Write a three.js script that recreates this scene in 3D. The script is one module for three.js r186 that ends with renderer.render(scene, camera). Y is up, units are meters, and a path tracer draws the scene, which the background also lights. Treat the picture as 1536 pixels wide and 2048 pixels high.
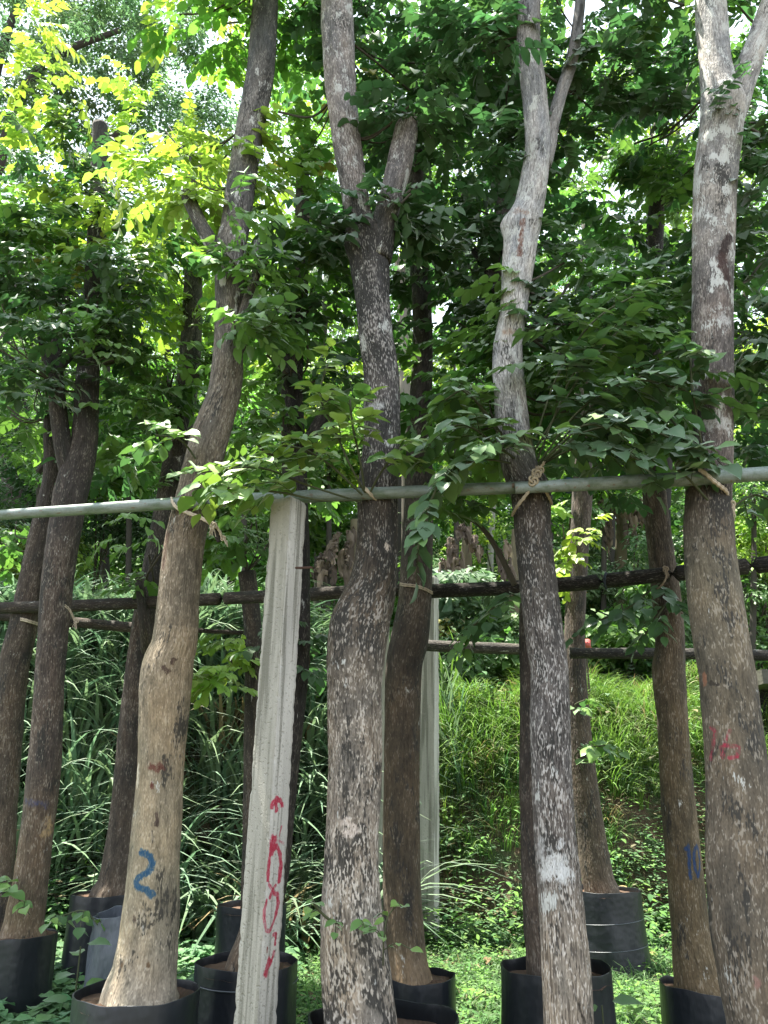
import * as THREE from 'three';
import { mergeGeometries } from 'three/addons/utils/BufferGeometryUtils.js';

// ---------------------------------------------------------------- camera, sky, sun, exposure
const scene = new THREE.Scene();
const EYE = 1.5, PITCH = 19 * Math.PI / 180, F = 1577;           // F: focal length in photo pixels (1536 x 2048)
const camera = new THREE.PerspectiveCamera(2 * Math.atan(1024 / F) * 180 / Math.PI, 768 / 1024, 0.05, 400);
camera.position.set(0, EYE, 0);
camera.rotation.x = PITCH;
scene.add(camera);
const renderer = new THREE.WebGLRenderer({ antialias: true });
renderer.setSize(768, 1024);
renderer.toneMapping = THREE.LinearToneMapping;
renderer.toneMappingExposure = 4.6;
renderer.shadowMap.enabled = true;
const SUN_DIR = new THREE.Vector3(-0.24, 0.95, -0.11).normalize();
const sun = new THREE.DirectionalLight(new THREE.Color(1.0, 0.95, 0.84), 5.0);
sun.position.copy(SUN_DIR).multiplyScalar(60);
sun.castShadow = true;
sun.shadow.mapSize.set(4096, 4096);
Object.assign(sun.shadow.camera, { left: -25, right: 25, top: 30, bottom: -30, near: 1, far: 140 });
scene.add(sun, sun.target);
{ // hazy bright tropical sky
  const W = 256, H = 128, d = new Float32Array(W * H * 4);
  for (let j = 0; j < H; j++) for (let i = 0; i < W; i++) {
    const el = ((j + 0.5) / H - 0.5) * Math.PI, s = Math.max(0, Math.sin(el)), k = (j * W + i) * 4, t = Math.pow(s, 0.7);
    d[k] = 0.50 - 0.085 * t; d[k + 1] = 0.52 - 0.04 * t; d[k + 2] = 0.565 - 0.005 * t; d[k + 3] = 1;
  }
  const t = new THREE.DataTexture(d, W, H, THREE.RGBAFormat, THREE.FloatType);
  t.mapping = THREE.EquirectangularReflectionMapping; t.magFilter = THREE.LinearFilter; t.needsUpdate = true;
  scene.background = t; scene.environment = t;
}

// ---------------------------------------------------------------- helpers
function rng(seed) { let a = seed >>> 0; return () => { a = a + 0x6D2B79F5 | 0; let t = Math.imul(a ^ a >>> 15, 1 | a); t = t + Math.imul(t ^ t >>> 7, 61 | t) ^ t; return ((t ^ t >>> 14) >>> 0) / 4294967296; }; }
const R0 = rng(7);
const PERM = new Uint8Array(512);
{ const p = [...Array(256).keys()], r = rng(99); for (let i = 255; i > 0; i--) { const j = Math.floor(r() * (i + 1)); [p[i], p[j]] = [p[j], p[i]]; } for (let i = 0; i < 512; i++) PERM[i] = p[i & 255]; }
function grad(h, x, y, z) { h &= 15; const u = h < 8 ? x : y, v = h < 4 ? y : (h === 12 || h === 14 ? x : z); return ((h & 1) ? -u : u) + ((h & 2) ? -v : v); }
function pn(x, y, z) {
  const fx = Math.floor(x), fy = Math.floor(y), fz = Math.floor(z), X = fx & 255, Y = fy & 255, Z = fz & 255;
  x -= fx; y -= fy; z -= fz;
  const u = x * x * x * (x * (x * 6 - 15) + 10), v = y * y * y * (y * (y * 6 - 15) + 10), w = z * z * z * (z * (z * 6 - 15) + 10);
  const A = PERM[X] + Y, AA = PERM[A] + Z, AB = PERM[A + 1] + Z, B = PERM[X + 1] + Y, BA = PERM[B] + Z, BB = PERM[B + 1] + Z;
  const l = (a, b, t) => a + (b - a) * t;
  return l(l(l(grad(PERM[AA], x, y, z), grad(PERM[BA], x - 1, y, z), u), l(grad(PERM[AB], x, y - 1, z), grad(PERM[BB], x - 1, y - 1, z), u), v),
    l(l(grad(PERM[AA + 1], x, y, z - 1), grad(PERM[BA + 1], x - 1, y, z - 1), u), l(grad(PERM[AB + 1], x, y - 1, z - 1), grad(PERM[BB + 1], x - 1, y - 1, z - 1), u), v), w);
}
const fbm = (x, y, z, o = 3) => { let s = 0, a = 0.6; for (let i = 0; i < o; i++) { s += a * pn(x, y, z); x = x * 2.03 + 11; y = y * 2.03 + 5; z = z * 2.03 + 17; a *= 0.5; } return s; };
const sstep = (a, b, x) => { const t = Math.min(1, Math.max(0, (x - a) / (b - a))); return t * t * (3 - 2 * t); };
const lerp = (a, b, t) => a + (b - a) * t;
const V = (x, y, z) => new THREE.Vector3(x, y, z);
const cp = Math.cos(PITCH), sp = Math.sin(PITCH);
function P(px, py, Z) { const x = (px - 768) / F, y = (1024 - py) / F, k = Z / (cp - y * sp); return V(x * k, EYE + (y * cp + sp) * k, -Z); }   // a point Z metres ahead
const metres = (w, py, Z) => w / F * Z / (cp - (1024 - py) / F * sp);
function project(v) { const y = v.y - EYE, yc = y * cp + v.z * sp, zc = -(v.z * cp) + y * sp; return [768 + F * v.x / zc, 1024 - F * yc / zc]; }

const used = new Map();
function numbered(n) { const k = used.get(n) || 0; used.set(n, k + 1); return k ? `${n}_${String(k).padStart(3, '0')}` : n; }
function tag(o, label, category, group, kind) { if (label) o.userData.label = label; if (category) o.userData.category = category; if (group) o.userData.group = group; if (kind) o.userData.kind = kind; return o; }
function thing(name, label, category, at, group) { const o = new THREE.Group(); o.name = numbered(name); o.position.copy(at); scene.add(o); return tag(o, label, category, group); }
function shade(m) { m.castShadow = true; m.receiveShadow = true; return m; }
// geometry given in world coordinates, hung under a thing (or a part of it, whose axes are the world's)
function part(name, geo, mat, root, kind) {
  const m = shade(new THREE.Mesh(geo, mat)); m.name = name; if (kind) m.userData.kind = kind;
  if (root.isGroup) m.position.copy(root.position).negate();
  root.add(m); return m;
}
function single(name, geo, mat, label, category, group, kind) { const m = shade(new THREE.Mesh(geo, mat)); m.name = numbered(name); scene.add(m); return tag(m, label, category, group, kind); }
function geom(pos, idx, uv, col) {
  const g = new THREE.BufferGeometry();
  g.setAttribute('position', new THREE.BufferAttribute(Float32Array.from(pos), 3));
  if (uv) g.setAttribute('uv', new THREE.BufferAttribute(Float32Array.from(uv), 2));
  if (col) g.setAttribute('color', new THREE.BufferAttribute(Float32Array.from(col), 3));
  g.setIndex(idx); g.computeVertexNormals(); return g;
}
const LUT = new Uint8Array(4097); for (let i = 0; i <= 4096; i++) { const c = i / 4096; LUT[i] = Math.round(255 * (c <= 0.0031308 ? c * 12.92 : 1.055 * Math.pow(c, 1 / 2.4) - 0.055)); }
const toS = c => LUT[c <= 0 ? 0 : c >= 1 ? 4096 : Math.round(c * 4096)];
function dataTex(d, W, H, srgb) { const t = new THREE.DataTexture(d, W, H, THREE.RGBAFormat, THREE.UnsignedByteType); if (srgb) t.colorSpace = THREE.SRGBColorSpace; t.magFilter = THREE.LinearFilter; t.wrapS = THREE.RepeatWrapping; t.wrapT = THREE.ClampToEdgeWrapping; t.needsUpdate = true; return t; }
const lin = (r, g, b) => new THREE.Color().setRGB(r, g, b);

// ---------------------------------------------------------------- ground
function bankTop(x) { return lerp(3.05, 2.35, sstep(-2.2, 1.2, x)) + 0.25 * fbm(x * 0.35, 3.3, 1, 2) + 0.22 * pn(x * 1.1, 4.4, 2); }
function ground(x, Z) {
  const foot = 8.1 + 0.5 * fbm(x * 0.3, 1.5, 9, 2) - 0.7 * sstep(-0.5, -3.5, x), w = 2.1;
  const t = sstep(foot, foot + w, Z), top = bankTop(x);
  let h = top * t + 0.05 * fbm(x * 0.9, Z * 0.9, 4, 3) + 0.34 * t * fbm(x * 0.8, Z * 0.8, 14, 3);
  if (Z > foot + w) h += (Z - foot - w) * 0.10;
  if (Z > 15) h += (Z - 15) * 0.30;
  if (Z > 60) h -= (Z - 60) * 0.3;
  return h;
}
{
  const xs = [], zs = [];
  for (let i = -60; i <= 60; i++) xs.push(Math.sign(i) * Math.pow(Math.abs(i) / 60, 2.6) * 110 + i * 0.1);
  for (let z = -90; z < -2; z += 8) zs.push(z); for (let z = -2; z < 18; z += 0.22) zs.push(z); for (let z = 18; z <= 130; z += 4) zs.push(z);
  const pos = [], uv = [], idx = [], nx = xs.length;
  for (const z of zs) for (const x of xs) { pos.push(x, ground(x, z), -z); uv.push(x / 2, z / 2); }
  for (let j = 0; j < zs.length - 1; j++) for (let i = 0; i < nx - 1; i++) { const a = j * nx + i; idx.push(a, a + 1, a + nx, a + 1, a + nx + 1, a + nx); }
  const W = 512, d = new Uint8Array(W * W * 4), b = new Uint8Array(W * W * 4);
  for (let j = 0; j < W; j++) for (let i = 0; i < W; i++) {
    const a = i / W * 6.2832, c = j / W * 6.2832, x = Math.cos(a) * 1.4, y = Math.sin(a) * 1.4, z = Math.cos(c) * 1.4, w = Math.sin(c) * 1.4;
    const n = fbm(x + z * 1.3, y + w * 1.3, z - w + x, 5), f = pn(x * 22 + z * 9, y * 22 + w * 17, z * 23), k = (j * W + i) * 4, g = sstep(-0.1, 0.3, n);
    const s = 1 + 0.5 * n + 0.4 * f;
    d[k] = toS(lerp(0.075, 0.035, g) * s); d[k + 1] = toS(lerp(0.052, 0.055, g) * s); d[k + 2] = toS(lerp(0.03, 0.018, g) * s); d[k + 3] = 255;
    b[k] = b[k + 1] = b[k + 2] = 128 + 90 * (n + f * 0.5); b[k + 3] = 255;
  }
  const t = dataTex(d, W, W, true), tb = dataTex(b, W, W); t.wrapT = tb.wrapT = THREE.RepeatWrapping;
  single('ground', geom(pos, idx, uv), new THREE.MeshStandardMaterial({ map: t, bumpMap: tb, bumpScale: 0.03, roughness: 1 }), 'earth ground rising into a steep overgrown bank', 'ground', null, 'structure');
}

// ---------------------------------------------------------------- bark and trunks
// rings along a spine of [px, py, width in px, Z]; spline through the nodes
function spine(nodes, step = 0.04) {
  const zs = nodes.map((n, i) => { if (n[3] !== undefined) return n[3]; let a = i, b = i; while (nodes[a][3] === undefined) a--; while (b < nodes.length && nodes[b][3] === undefined) b++; return b >= nodes.length ? nodes[a][3] : lerp(nodes[a][3], nodes[b][3], (nodes[a][1] - n[1]) / (nodes[a][1] - nodes[b][1] || 1)); });
  nodes = nodes.map((n, i) => [n[0], n[1], n[2], zs[i]]);
  const pts = nodes.map(n => P(n[0], n[1], n[3])), rad = nodes.map(n => metres(n[2], n[1], n[3]) / 2);
  const curve = new THREE.CatmullRomCurve3(pts, false, 'catmullrom', 0.5), n = nodes.length - 1, rings = [];
  let s = 0, prev = null;
  const len = curve.getLength(), count = Math.max(4, Math.ceil(len / step));
  for (let i = 0; i <= count; i++) {
    const t = curve.getUtoTmapping(i / count), c = curve.getPoint(t), tan = curve.getTangent(t), k = Math.min(n - 1, Math.floor(t * n)), f = t * n - k;
    const g = f * f * (3 - 2 * f);
    if (prev) s += c.distanceTo(prev);
    prev = c;
    rings.push({ c, tan, r: lerp(rad[k], rad[k + 1], g), s, p: project(c) });
  }
  return rings;
}
function frame(tan) {
  const X = V(1, 0, 0).addScaledVector(tan, -tan.x); if (X.length() < 0.3) X.set(0, 0, 1).addScaledVector(tan, -tan.z); X.normalize();
  return [X, new THREE.Vector3().crossVectors(X, tan).normalize()];
}
function tubeFrom(rings, radial, seed, lump = 0.06, cap = true, shape) {
  const pos = [], uv = [], idx = [], L = rings[rings.length - 1].s || 1;
  rings.forEach(({ c, tan, r, s }) => {
    const [X, Z] = frame(tan);
    for (let i = 0; i <= radial; i++) {
      const th = (i / radial - 0.5) * 2 * Math.PI, sx = Math.sin(th), cz = Math.cos(th);
      const q = 0.12;
      let k = 1 + lump * (fbm(sx * 1.1 + seed, s * 2.1, cz * 1.1, 2) + 0.6 * pn(sx * 2.4 + seed, s * 0.9, cz * 2.4)) + 0.022 * pn(sx * q * 55 + seed, s * 9, cz * q * 55) + 0.02 * Math.max(0, pn(sx * q * 90 + seed, s * 22, cz * q * 90));
      if (shape) k *= shape(th, s, r);
      pos.push(c.x + (X.x * sx + Z.x * cz) * r * k, c.y + (X.y * sx + Z.y * cz) * r * k, c.z + (X.z * sx + Z.z * cz) * r * k);
      uv.push(i / radial, s / L);
    }
  });
  const m = radial + 1;
  for (let j = 0; j < rings.length - 1; j++) for (let i = 0; i < radial; i++) { const a = j * m + i; idx.push(a, a + 1, a + m, a + 1, a + m + 1, a + m); }
  if (cap) for (const [ri, flip] of [[0, true], [rings.length - 1, false]]) {
    const b = pos.length / 3, c = rings[ri].c; pos.push(c.x, c.y, c.z); uv.push(0.5, ri ? 1 : 0);
    for (let i = 0; i < radial; i++) { const a = ri * m + i; flip ? idx.push(b, a + 1, a) : idx.push(b, a, a + 1); }
  }
  const g = geom(pos, idx, uv), N = g.attributes.normal;
  for (let j = 0; j < rings.length; j++) { const a = j * m, b = a + radial; const v = V(N.getX(a) + N.getX(b), N.getY(a) + N.getY(b), N.getZ(a) + N.getZ(b)).normalize(); N.setXYZ(a, v.x, v.y, v.z); N.setXYZ(b, v.x, v.y, v.z); }
  return g;
}
// bark keys: [py, [r,g,b], fleck, lichen, dark, crack]
function bark(rings, keys, seed, W, H, strokes = [], sat = 1.2, white = 0) {
  const d = new Uint8Array(W * H * 4), b = new Uint8Array(W * H * 4), L = rings[rings.length - 1].s, Rm = 0.115;
  let ri = 0;
  for (let j = 0; j < H; j++) {
    const s = j / (H - 1) * L;
    while (ri < rings.length - 2 && rings[ri + 1].s < s) ri++;
    const py = lerp(rings[ri].p[1], rings[ri + 1].p[1], (s - rings[ri].s) / Math.max(1e-6, rings[ri + 1].s - rings[ri].s));
    let k = 0; while (k < keys.length - 2 && py < keys[k + 1][0]) k++;
    const A = keys[k], B = keys[Math.min(k + 1, keys.length - 1)], t = A === B ? 0 : Math.min(1, Math.max(0, (A[0] - py) / (A[0] - B[0])));
    let cr = lerp(A[1][0], B[1][0], t), cg = lerp(A[1][1], B[1][1], t), cb = lerp(A[1][2], B[1][2], t); const fl = lerp(A[2], B[2], t), li = lerp(A[3], B[3], t), dk = lerp(A[4], B[4], t), ck = lerp(A[5], B[5], t);
    { const m = (cr + cg + cb) / 3, k = m > .3 ? .95 : m > .19 ? .86 : .7, sa = m > .3 ? 1 : sat; cr = lerp(m, cr, sa) * k; cg = lerp(m, cg, sa) * k; cb = lerp(m, cb, sa) * k; }
    for (let i = 0; i < W; i++) {
      const th = (i / W - 0.5) * 2 * Math.PI, x = Math.sin(th) * Rm + seed * 3.1, z = Math.cos(th) * Rm + seed * 1.7;
      const n0 = fbm(x * 7, s * 2.4, z * 7, 3), f1 = pn(x * 75, s * 12, z * 75), f2 = pn(x * 160, s * 38, z * 160), fine = pn(x * 330, s * 90, z * 330);
      const n1 = fbm(x * 24 + 13, s * 10, z * 24, 3), g = Math.max(.25, 1 + 0.55 * n0 + 0.5 * n1 + 0.18 * f1 + 0.3 * f2 + 0.34 * fine);
      let r = cr * g * (1 + 0.12 * n0), gg = cg * g, bb = cb * g * (1 - 0.15 * n0), h = 0.5 + 0.25 * f1 + 0.25 * f2 + 0.1 * fine;
      const crack = ck * sstep(0.12, 0.34, pn(x * 120 + 3, s * 15, z * 120) + 0.3 * f2 + 0.25 * n0);
      r *= 1 - 0.75 * crack; gg *= 1 - 0.77 * crack; bb *= 1 - 0.78 * crack; h -= 0.35 * crack;
      const nd = fbm(x * 9 + 31, s * 3.6, z * 9, 4) + 0.3 * f1 + 0.34 * f2 + 0.2 * fine + 0.25 * n1, D = sstep(0.62 - dk, 0.80 - dk, nd + 0.3) * 0.88;
      r = lerp(r, 0.022, D); gg = lerp(gg, 0.021, D); bb = lerp(bb, 0.018, D);
      const e = fl > 0 ? sstep(0.42 - 0.26 * fl, 0.5 - 0.24 * fl, pn(x * 140 + 9, s * 40, z * 140) + 0.4 * fine + 0.7 * n1 + 0.35 * n0) * (0.45 + 0.45 * fl) : 0;
      const fr = cr * 1.1 + .17 + white, fg = cg * 1.1 + .155 + white * 1.02, fb = cb * 1.1 + .13 + white * 1.05; r = lerp(r, fr, e); gg = lerp(gg, fg, e); bb = lerp(bb, fb, e); h += 0.18 * e;
      const lb = fbm(x * 9 + 57, s * 6.5, z * 9, 3) + 0.2 * f1 + 0.24 * f2 + 0.2 * fine, l = sstep(0, 0.1, lb - (0.56 - 0.62 * li)) * 0.85;
      r = lerp(r, 0.47, l); gg = lerp(gg, 0.475, l); bb = lerp(bb, 0.44, l); h += 0.08 * l;
      const o = (j * W + i) * 4;
      d[o] = toS(r); d[o + 1] = toS(gg); d[o + 2] = toS(bb); d[o + 3] = 255;
      b[o] = b[o + 1] = b[o + 2] = Math.max(0, Math.min(255, h * 255)); b[o + 3] = 255;
    }
  }
  for (const st of strokes) paint(d, W, H, st, p => { // photo pixel -> place on the bark (u, v, metres per u, metres per v)
    let best = 0; for (let q = 0; q < rings.length; q++) if (Math.abs(rings[q].p[1] - p[1]) < Math.abs(rings[best].p[1] - p[1])) best = q;
    const g = rings[best], n = rings[Math.min(best + 1, rings.length - 1)], m0 = g.p[1] === n.p[1] ? 0 : (g.p[1] - p[1]) / (g.p[1] - n.p[1]);
    const zc = -g.c.z * cp + (g.c.y - EYE) * sp, dx = (p[0] - g.p[0]) / F * zc, sn = Math.max(-0.95, Math.min(0.95, dx / g.r));
    return [0.5 + Math.asin(sn) / (2 * Math.PI), (g.s + m0 * (n.s - g.s)) / L, 2 * Math.PI * g.r, L, zc / F];
  });
  return [dataTex(d, W, H, true), dataTex(b, W, H)];
}
// a brush stroke laid into a texture: st = { c: [r,g,b], w: px, pts: [[px,py],...], cover }
function paint(d, W, H, st, place) {
  const q = st.pts.map(place), [, , mu, mv, mpp] = q[0], w = st.w * mpp / 2;
  const us = q.map(a => a[0] * mu), vs = q.map(a => a[1] * mv), pad = w * 1.8;
  const i0 = Math.floor((Math.min(...us) - pad) / mu * W), i1 = Math.ceil((Math.max(...us) + pad) / mu * W), j0 = Math.max(0, Math.floor((Math.min(...vs) - pad) / mv * H)), j1 = Math.min(H - 1, Math.ceil((Math.max(...vs) + pad) / mv * H));
  for (let j = j0; j <= j1; j++) for (let i = i0; i <= i1; i++) {
    const x = i / W * mu, y = j / H * mv; let best = 9;
    for (let k = 0; k < q.length - 1; k++) {
      const ax = us[k], ay = vs[k], bx = us[k + 1] - ax, by = vs[k + 1] - ay, t = Math.max(0, Math.min(1, ((x - ax) * bx + (y - ay) * by) / (bx * bx + by * by + 1e-12)));
      best = Math.min(best, Math.hypot(x - ax - bx * t, y - ay - by * t));
    }
    const n = pn(x * 130, y * 45, 3.3) * 0.6 + pn(x * 330, y * 100, 8.1) * 0.55 + pn(x * 700, y * 500, 2.2) * 0.25, ro = st.rough ?? 0.5, a = sstep(w * 1.2, w * 0.75, best + w * ro * 1.6 * (n - .1) + w * ro * pn(x * 45, y * 40, 6.6)) * Math.max(0, Math.min(1, (st.cover ?? 0.9) + 0.9 * n));
    const o = (j * W + (i + W) % W) * 4;
    for (let c = 0; c < 3; c++) d[o + c] = Math.round(lerp(d[o + c], toS(st.c[c]), a));
  }
}
const TAN = [0.30, 0.235, 0.155], BRN = [0.15, 0.115, 0.085], DKB = [0.085, 0.068, 0.055], GRY = [0.30, 0.285, 0.26], PALE = [0.42, 0.405, 0.375], OLV = [0.20, 0.165, 0.11];
const BLUE = [0.016, 0.062, 0.125], RED = [0.30, 0.018, 0.04];

const trees = {};
function tree(key, label, group, nodes, keys, opt = {}) {
  const rings = spine(nodes, opt.step || 0.032), W = opt.W || 256, H = opt.H || 1024, seed = opt.seed;
  const base = rings[0].c.clone();
  const root = thing('potted_tree', label, 'tree', base, group);
  const [map, bump] = bark(rings, keys, seed, W, H, opt.strokes, opt.sat, opt.white);
  const mat = new THREE.MeshStandardMaterial({ map, bumpMap: bump, bumpScale: opt.bump || 0.012, roughness: 0.95 });
  part('trunk', tubeFrom(rings, opt.radial || 40, seed, opt.lump ?? 0.07, true, opt.shape && opt.shape(rings)), mat, root);
  const t = trees[key] = { root, rings, mat };
  for (const b of opt.limbs || []) {
    const lr = spine(b, 0.05), g = tubeFrom(lr, 20, seed + 5, 0.1), uv = g.attributes.uv, L = rings[rings.length - 1].s, LL = lr[lr.length - 1].s; let s0 = rings[0];
    for (const k of rings) if (k.c.distanceTo(lr[0].c) < s0.c.distanceTo(lr[0].c)) s0 = k;
    for (let i = 0; i < uv.count; i++) uv.setXY(i, uv.getX(i) + .37, Math.min(.999, (s0.s + uv.getY(i) * LL) / L));
    part('limb', g, mat, root);
  }
  return t;
}
const knob = list => rings => (th, s, r) => { let k = 1; for (const [py, ang, amp, size] of list) { let q = 0; for (const g of rings) if (Math.abs(g.p[1] - py) < Math.abs(rings[q].p[1] - py)) q = rings.indexOf(g); const ds = s - rings[q].s; let da = th - ang; if (da > Math.PI) da -= 2 * Math.PI; if (da < -Math.PI) da += 2 * Math.PI; k += amp * Math.exp(-(ds * ds + da * da * r * r) / (size * size)); } return k; };
const flare = (amp, h, n, ph) => () => (th, s) => 1 + amp * Math.exp(-s / h) * (0.5 + 0.5 * Math.cos(n * th + ph));

tree('A', 'tree with tan lower trunk painted with a blue 2', null, [
  [280, 2012, 158, 4.28], [282, 1985, 140], [292, 1930, 122], [301, 1850, 112], [310, 1698, 98], [322, 1548, 90], [334, 1348, 100], [350, 1280, 90], [359, 1180, 82], [371, 1080, 78], [394, 980, 73], [418, 880, 75], [450, 780, 65], [457, 690, 57], [459, 600, 57], [460, 500, 60], [471, 450, 58], [485, 350, 57], [501, 250, 55], [520, 150, 54], [528, 50, 52], [534, -80, 48], [542, -300, 42]],
  [[2010, [.34, .28, .20], .25, .12, .0, .25], [1750, [.31, .25, .155], .22, .08, .06, .2], [1450, [.29, .22, .13], .15, .05, .08, .25], [1150, [.235, .18, .115], .3, .05, .08, .45], [950, [.19, .15, .105], .3, .05, .06, .5], [750, [.165, .138, .105], .3, .12, .14, .6], [600, [.14, .125, .11], .3, .36, .24, .6], [300, [.16, .15, .14], .3, .55, .26, .5], [0, [.10, .1, .09], 0, .2, .35, .5]],
  { seed: 1, sat: .88, W: 512, H: 2048, radial: 72, shape: flare(0.13, 0.1, 5, 1), bump: 0.009,
    strokes: [{ c: BLUE, w: 11.5, pts: [[298, 1702], [307, 1704], [314, 1711], [318, 1721], [315, 1733], [307, 1741], [295, 1749], [288, 1757], [289, 1765], [297, 1770], [307, 1774], [318, 1784]], cover: .95 },
      { c: [.09, .03, .02], rough: 1, w: 14, pts: [[318, 1535], [334, 1536]], cover: .75 }, { c: [.05, .03, .02], rough: 1, w: 9, pts: [[355, 1330], [362, 1322]] }, { c: [.05, .03, .02], rough: 1, w: 9, pts: [[340, 1345], [346, 1350]] },
      { c: [.06, .04, .03], rough: 1, w: 6, pts: [[325, 1630], [326, 1648]] }, { c: [.06, .04, .03], rough: 1, w: 7, pts: [[284, 1827], [285, 1831]] }, { c: [.55, .49, .40], rough: 1, w: 12, pts: [[282, 1532], [280, 1570]], cover: .8 }, { c: [.06, .025, .015], rough: 1, w: 14, pts: [[342, 1075], [335, 1115], [333, 1140]], cover: .45 }, { c: [.09, .03, .02], rough: 1, w: 6, pts: [[315, 1568], [316, 1574]] }, { c: [.1, .06, .03], rough: 1, w: 5, pts: [[262, 1920], [263, 1926]] }, { c: [.1, .06, .03], rough: 1, w: 5, pts: [[312, 1915], [313, 1920]] }],
    limbs: [[[436, 515, 34, 4.28], [424, 488, 30], [400, 445, 27], [380, 403, 27], [370, 385, 22]], [[472, 680, 24, 4.22], [488, 625, 21], [497, 592, 18], [510, 560, 17], [515, 520, 16], [514, 483, 13]]] });
tree('B', 'thick dark tree with a swollen burl and forked top, nearest the middle', null, [
  [724, 2110, 165, 3.85], [722, 2048, 148], [718, 1998, 142], [704, 1848, 124], [703, 1698, 108], [708, 1548, 107], [709, 1400, 110], [712, 1310, 117, 3.98], [719, 1255, 117], [733, 1212, 107], [746, 1170, 95], [753, 1120, 86], [755, 1090, 82, 4.08], [756, 1030, 79], [757, 980, 77, 4.12], [763, 900, 74], [765, 850, 72], [763, 750, 72], [753, 680, 71], [745, 600, 68, 4.16], [739, 530, 76], [733, 480, 84], [718, 440, 60], [712, 400, 54], [705, 350, 55], [690, 250, 58], [680, 150, 62], [675, 50, 64], [672, -60, 60], [668, -300, 50]],
  [[2100, [.30, .25, .19], .6, .14, .34, .6], [1800, [.31, .265, .21], .7, .22, .34, .6], [1600, [.28, .235, .185], .7, .24, .28, .6], [1350, [.20, .165, .125], .75, .22, .28, .6], [1200, [.10, .078, .056], .35, .06, .32, .6], [1000, [.075, .06, .047], .6, .16, .34, .7], [850, [.12, .105, .095], .9, .36, .3, .7], [650, [.10, .09, .085], .8, .36, .38, .6], [500, [.07, .065, .06], .3, .1, .5, .5], [380, [.20, .175, .158], .5, .5, .14, .5], [0, [.24, .218, .20], .5, .55, .1, .5]],
  { seed: 2, sat: .95, white: .07, W: 512, H: 2048, radial: 72, lump: 0.09, bump: 0.016, shape: knob([[1240, -1.1, .07, .1], [1225, .35, .06, .06], [1300, .2, -.04, .05], [1110, .5, .05, .04], [480, 1.2, .12, .08], [490, -1.3, .14, .07], [1700, 0, .05, .06]]),
    strokes: [{ c: [.55, .47, .40], rough: 1, w: 18, pts: [[697, 1650], [708, 1664], [700, 1670]], cover: .8 }, { c: [.5, .42, .34], rough: 1, w: 9, pts: [[771, 1105], [775, 1115]], cover: .9 }, { c: [.02, .018, .015], rough: 1, w: 10, pts: [[765, 1095], [762, 1110], [768, 1125]], cover: .8 }, { c: [.5, .5, .47], rough: 1, w: 18, pts: [[722, 685], [726, 700]], cover: .9 }, { c: [.48, .48, .46], rough: 1, w: 16, pts: [[735, 828], [762, 828]], cover: .7 }],
    limbs: [[[752, 520, 60, 4.14], [766, 455, 50, 4.12], [783, 390, 48, 4.1], [799, 330, 52], [811, 270, 48], [816, 238, 40]]] });
tree('C', 'straight grey tree with a large white lichen patch low on its trunk', null, [
  [1143, 2140, 108, 3.4], [1137, 2048, 99, 3.43], [1132, 1948, 97], [1125, 1848, 90], [1117, 1748, 87], [1109, 1648, 82], [1103, 1548, 80], [1100, 1448, 80, 3.7], [1099, 1348, 74], [1090, 1280, 75], [1078, 1180, 75], [1067, 1080, 72, 3.95], [1060, 985, 76, 3.98], [1040, 935, 71], [1028, 880, 68], [1023, 830, 65], [1019, 780, 62], [1015, 730, 60], [1018, 680, 55], [1024, 640, 54], [1029, 600, 55], [1040, 500, 66], [1046, 450, 72], [1061, 400, 58], [1075, 300, 50], [1070, 200, 50], [1058, 100, 48], [1058, 30, 45], [1062, -100, 42], [1070, -300, 36]],
  [[2140, [.28, .215, .14], .3, .12, .05, .7], [1900, [.27, .22, .16], .55, .15, .05, .8], [1700, [.17, .14, .115], .7, .26, .18, .8], [1550, [.15, .128, .11], .85, .2, .22, .8], [1350, [.13, .11, .094], .8, .12, .2, .8], [1150, [.10, .08, .058], .4, .1, .22, .7], [990, [.075, .058, .044], .15, .0, .18, .6], [900, [.24, .225, .21], .5, .4, .2, .6], [760, [.36, .345, .325], .4, .75, .16, .6], [650, [.40, .385, .365], .3, .7, .06, .6], [450, [.38, .37, .35], .2, .7, .06, .6], [250, [.33, .315, .30], .2, .65, .1, .5], [60, [.2, .19, .18], 0, .2, .15, .3]],
  { seed: 3, sat: .8, white: .13, W: 512, H: 2048, radial: 64, bump: 0.013, lump: 0.05, shape: knob([[455, -1.5, .25, .05], [690, -1.2, .1, .04], [960, -1, .08, .05], [980, 1.0, .08, .05]]),
    strokes: [{ c: [.50, .50, .48], rough: .8, w: 36, pts: [[1088, 1745], [1104, 1730], [1116, 1750]], cover: .85 }, { c: [.48, .48, .46], rough: 1, w: 16, pts: [[1078, 1690], [1077, 1715]], cover: .6 }, { c: [.48, .48, .46], rough: .8, w: 24, pts: [[1084, 1756], [1126, 1752]], cover: .8 }, { c: [.48, .48, .46], rough: 1, w: 10, pts: [[1115, 1692], [1110, 1706]], cover: .8 }, { c: [.02, .015, .01], rough: 1, w: 5, pts: [[1148, 2012], [1154, 2032], [1160, 2045]], cover: .95 }, { c: [.10, .04, .025], rough: 1, w: 8, pts: [[1040, 465], [1036, 500], [1035, 530]], cover: .7 }, { c: [.2, .12, .08], rough: 1, w: 12, pts: [[1025, 445], [1045, 450]], cover: .4 }, { c: [.3, .2, .14], rough: 1, w: 10, pts: [[1005, 680], [1035, 678]], cover: .5 }],
    limbs: [[[1085, 330, 36, 4.08], [1098, 290, 30], [1106, 245, 27], [1124, 180, 25], [1141, 130, 24], [1154, 60, 22], [1165, -40, 20]]] });
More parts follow.
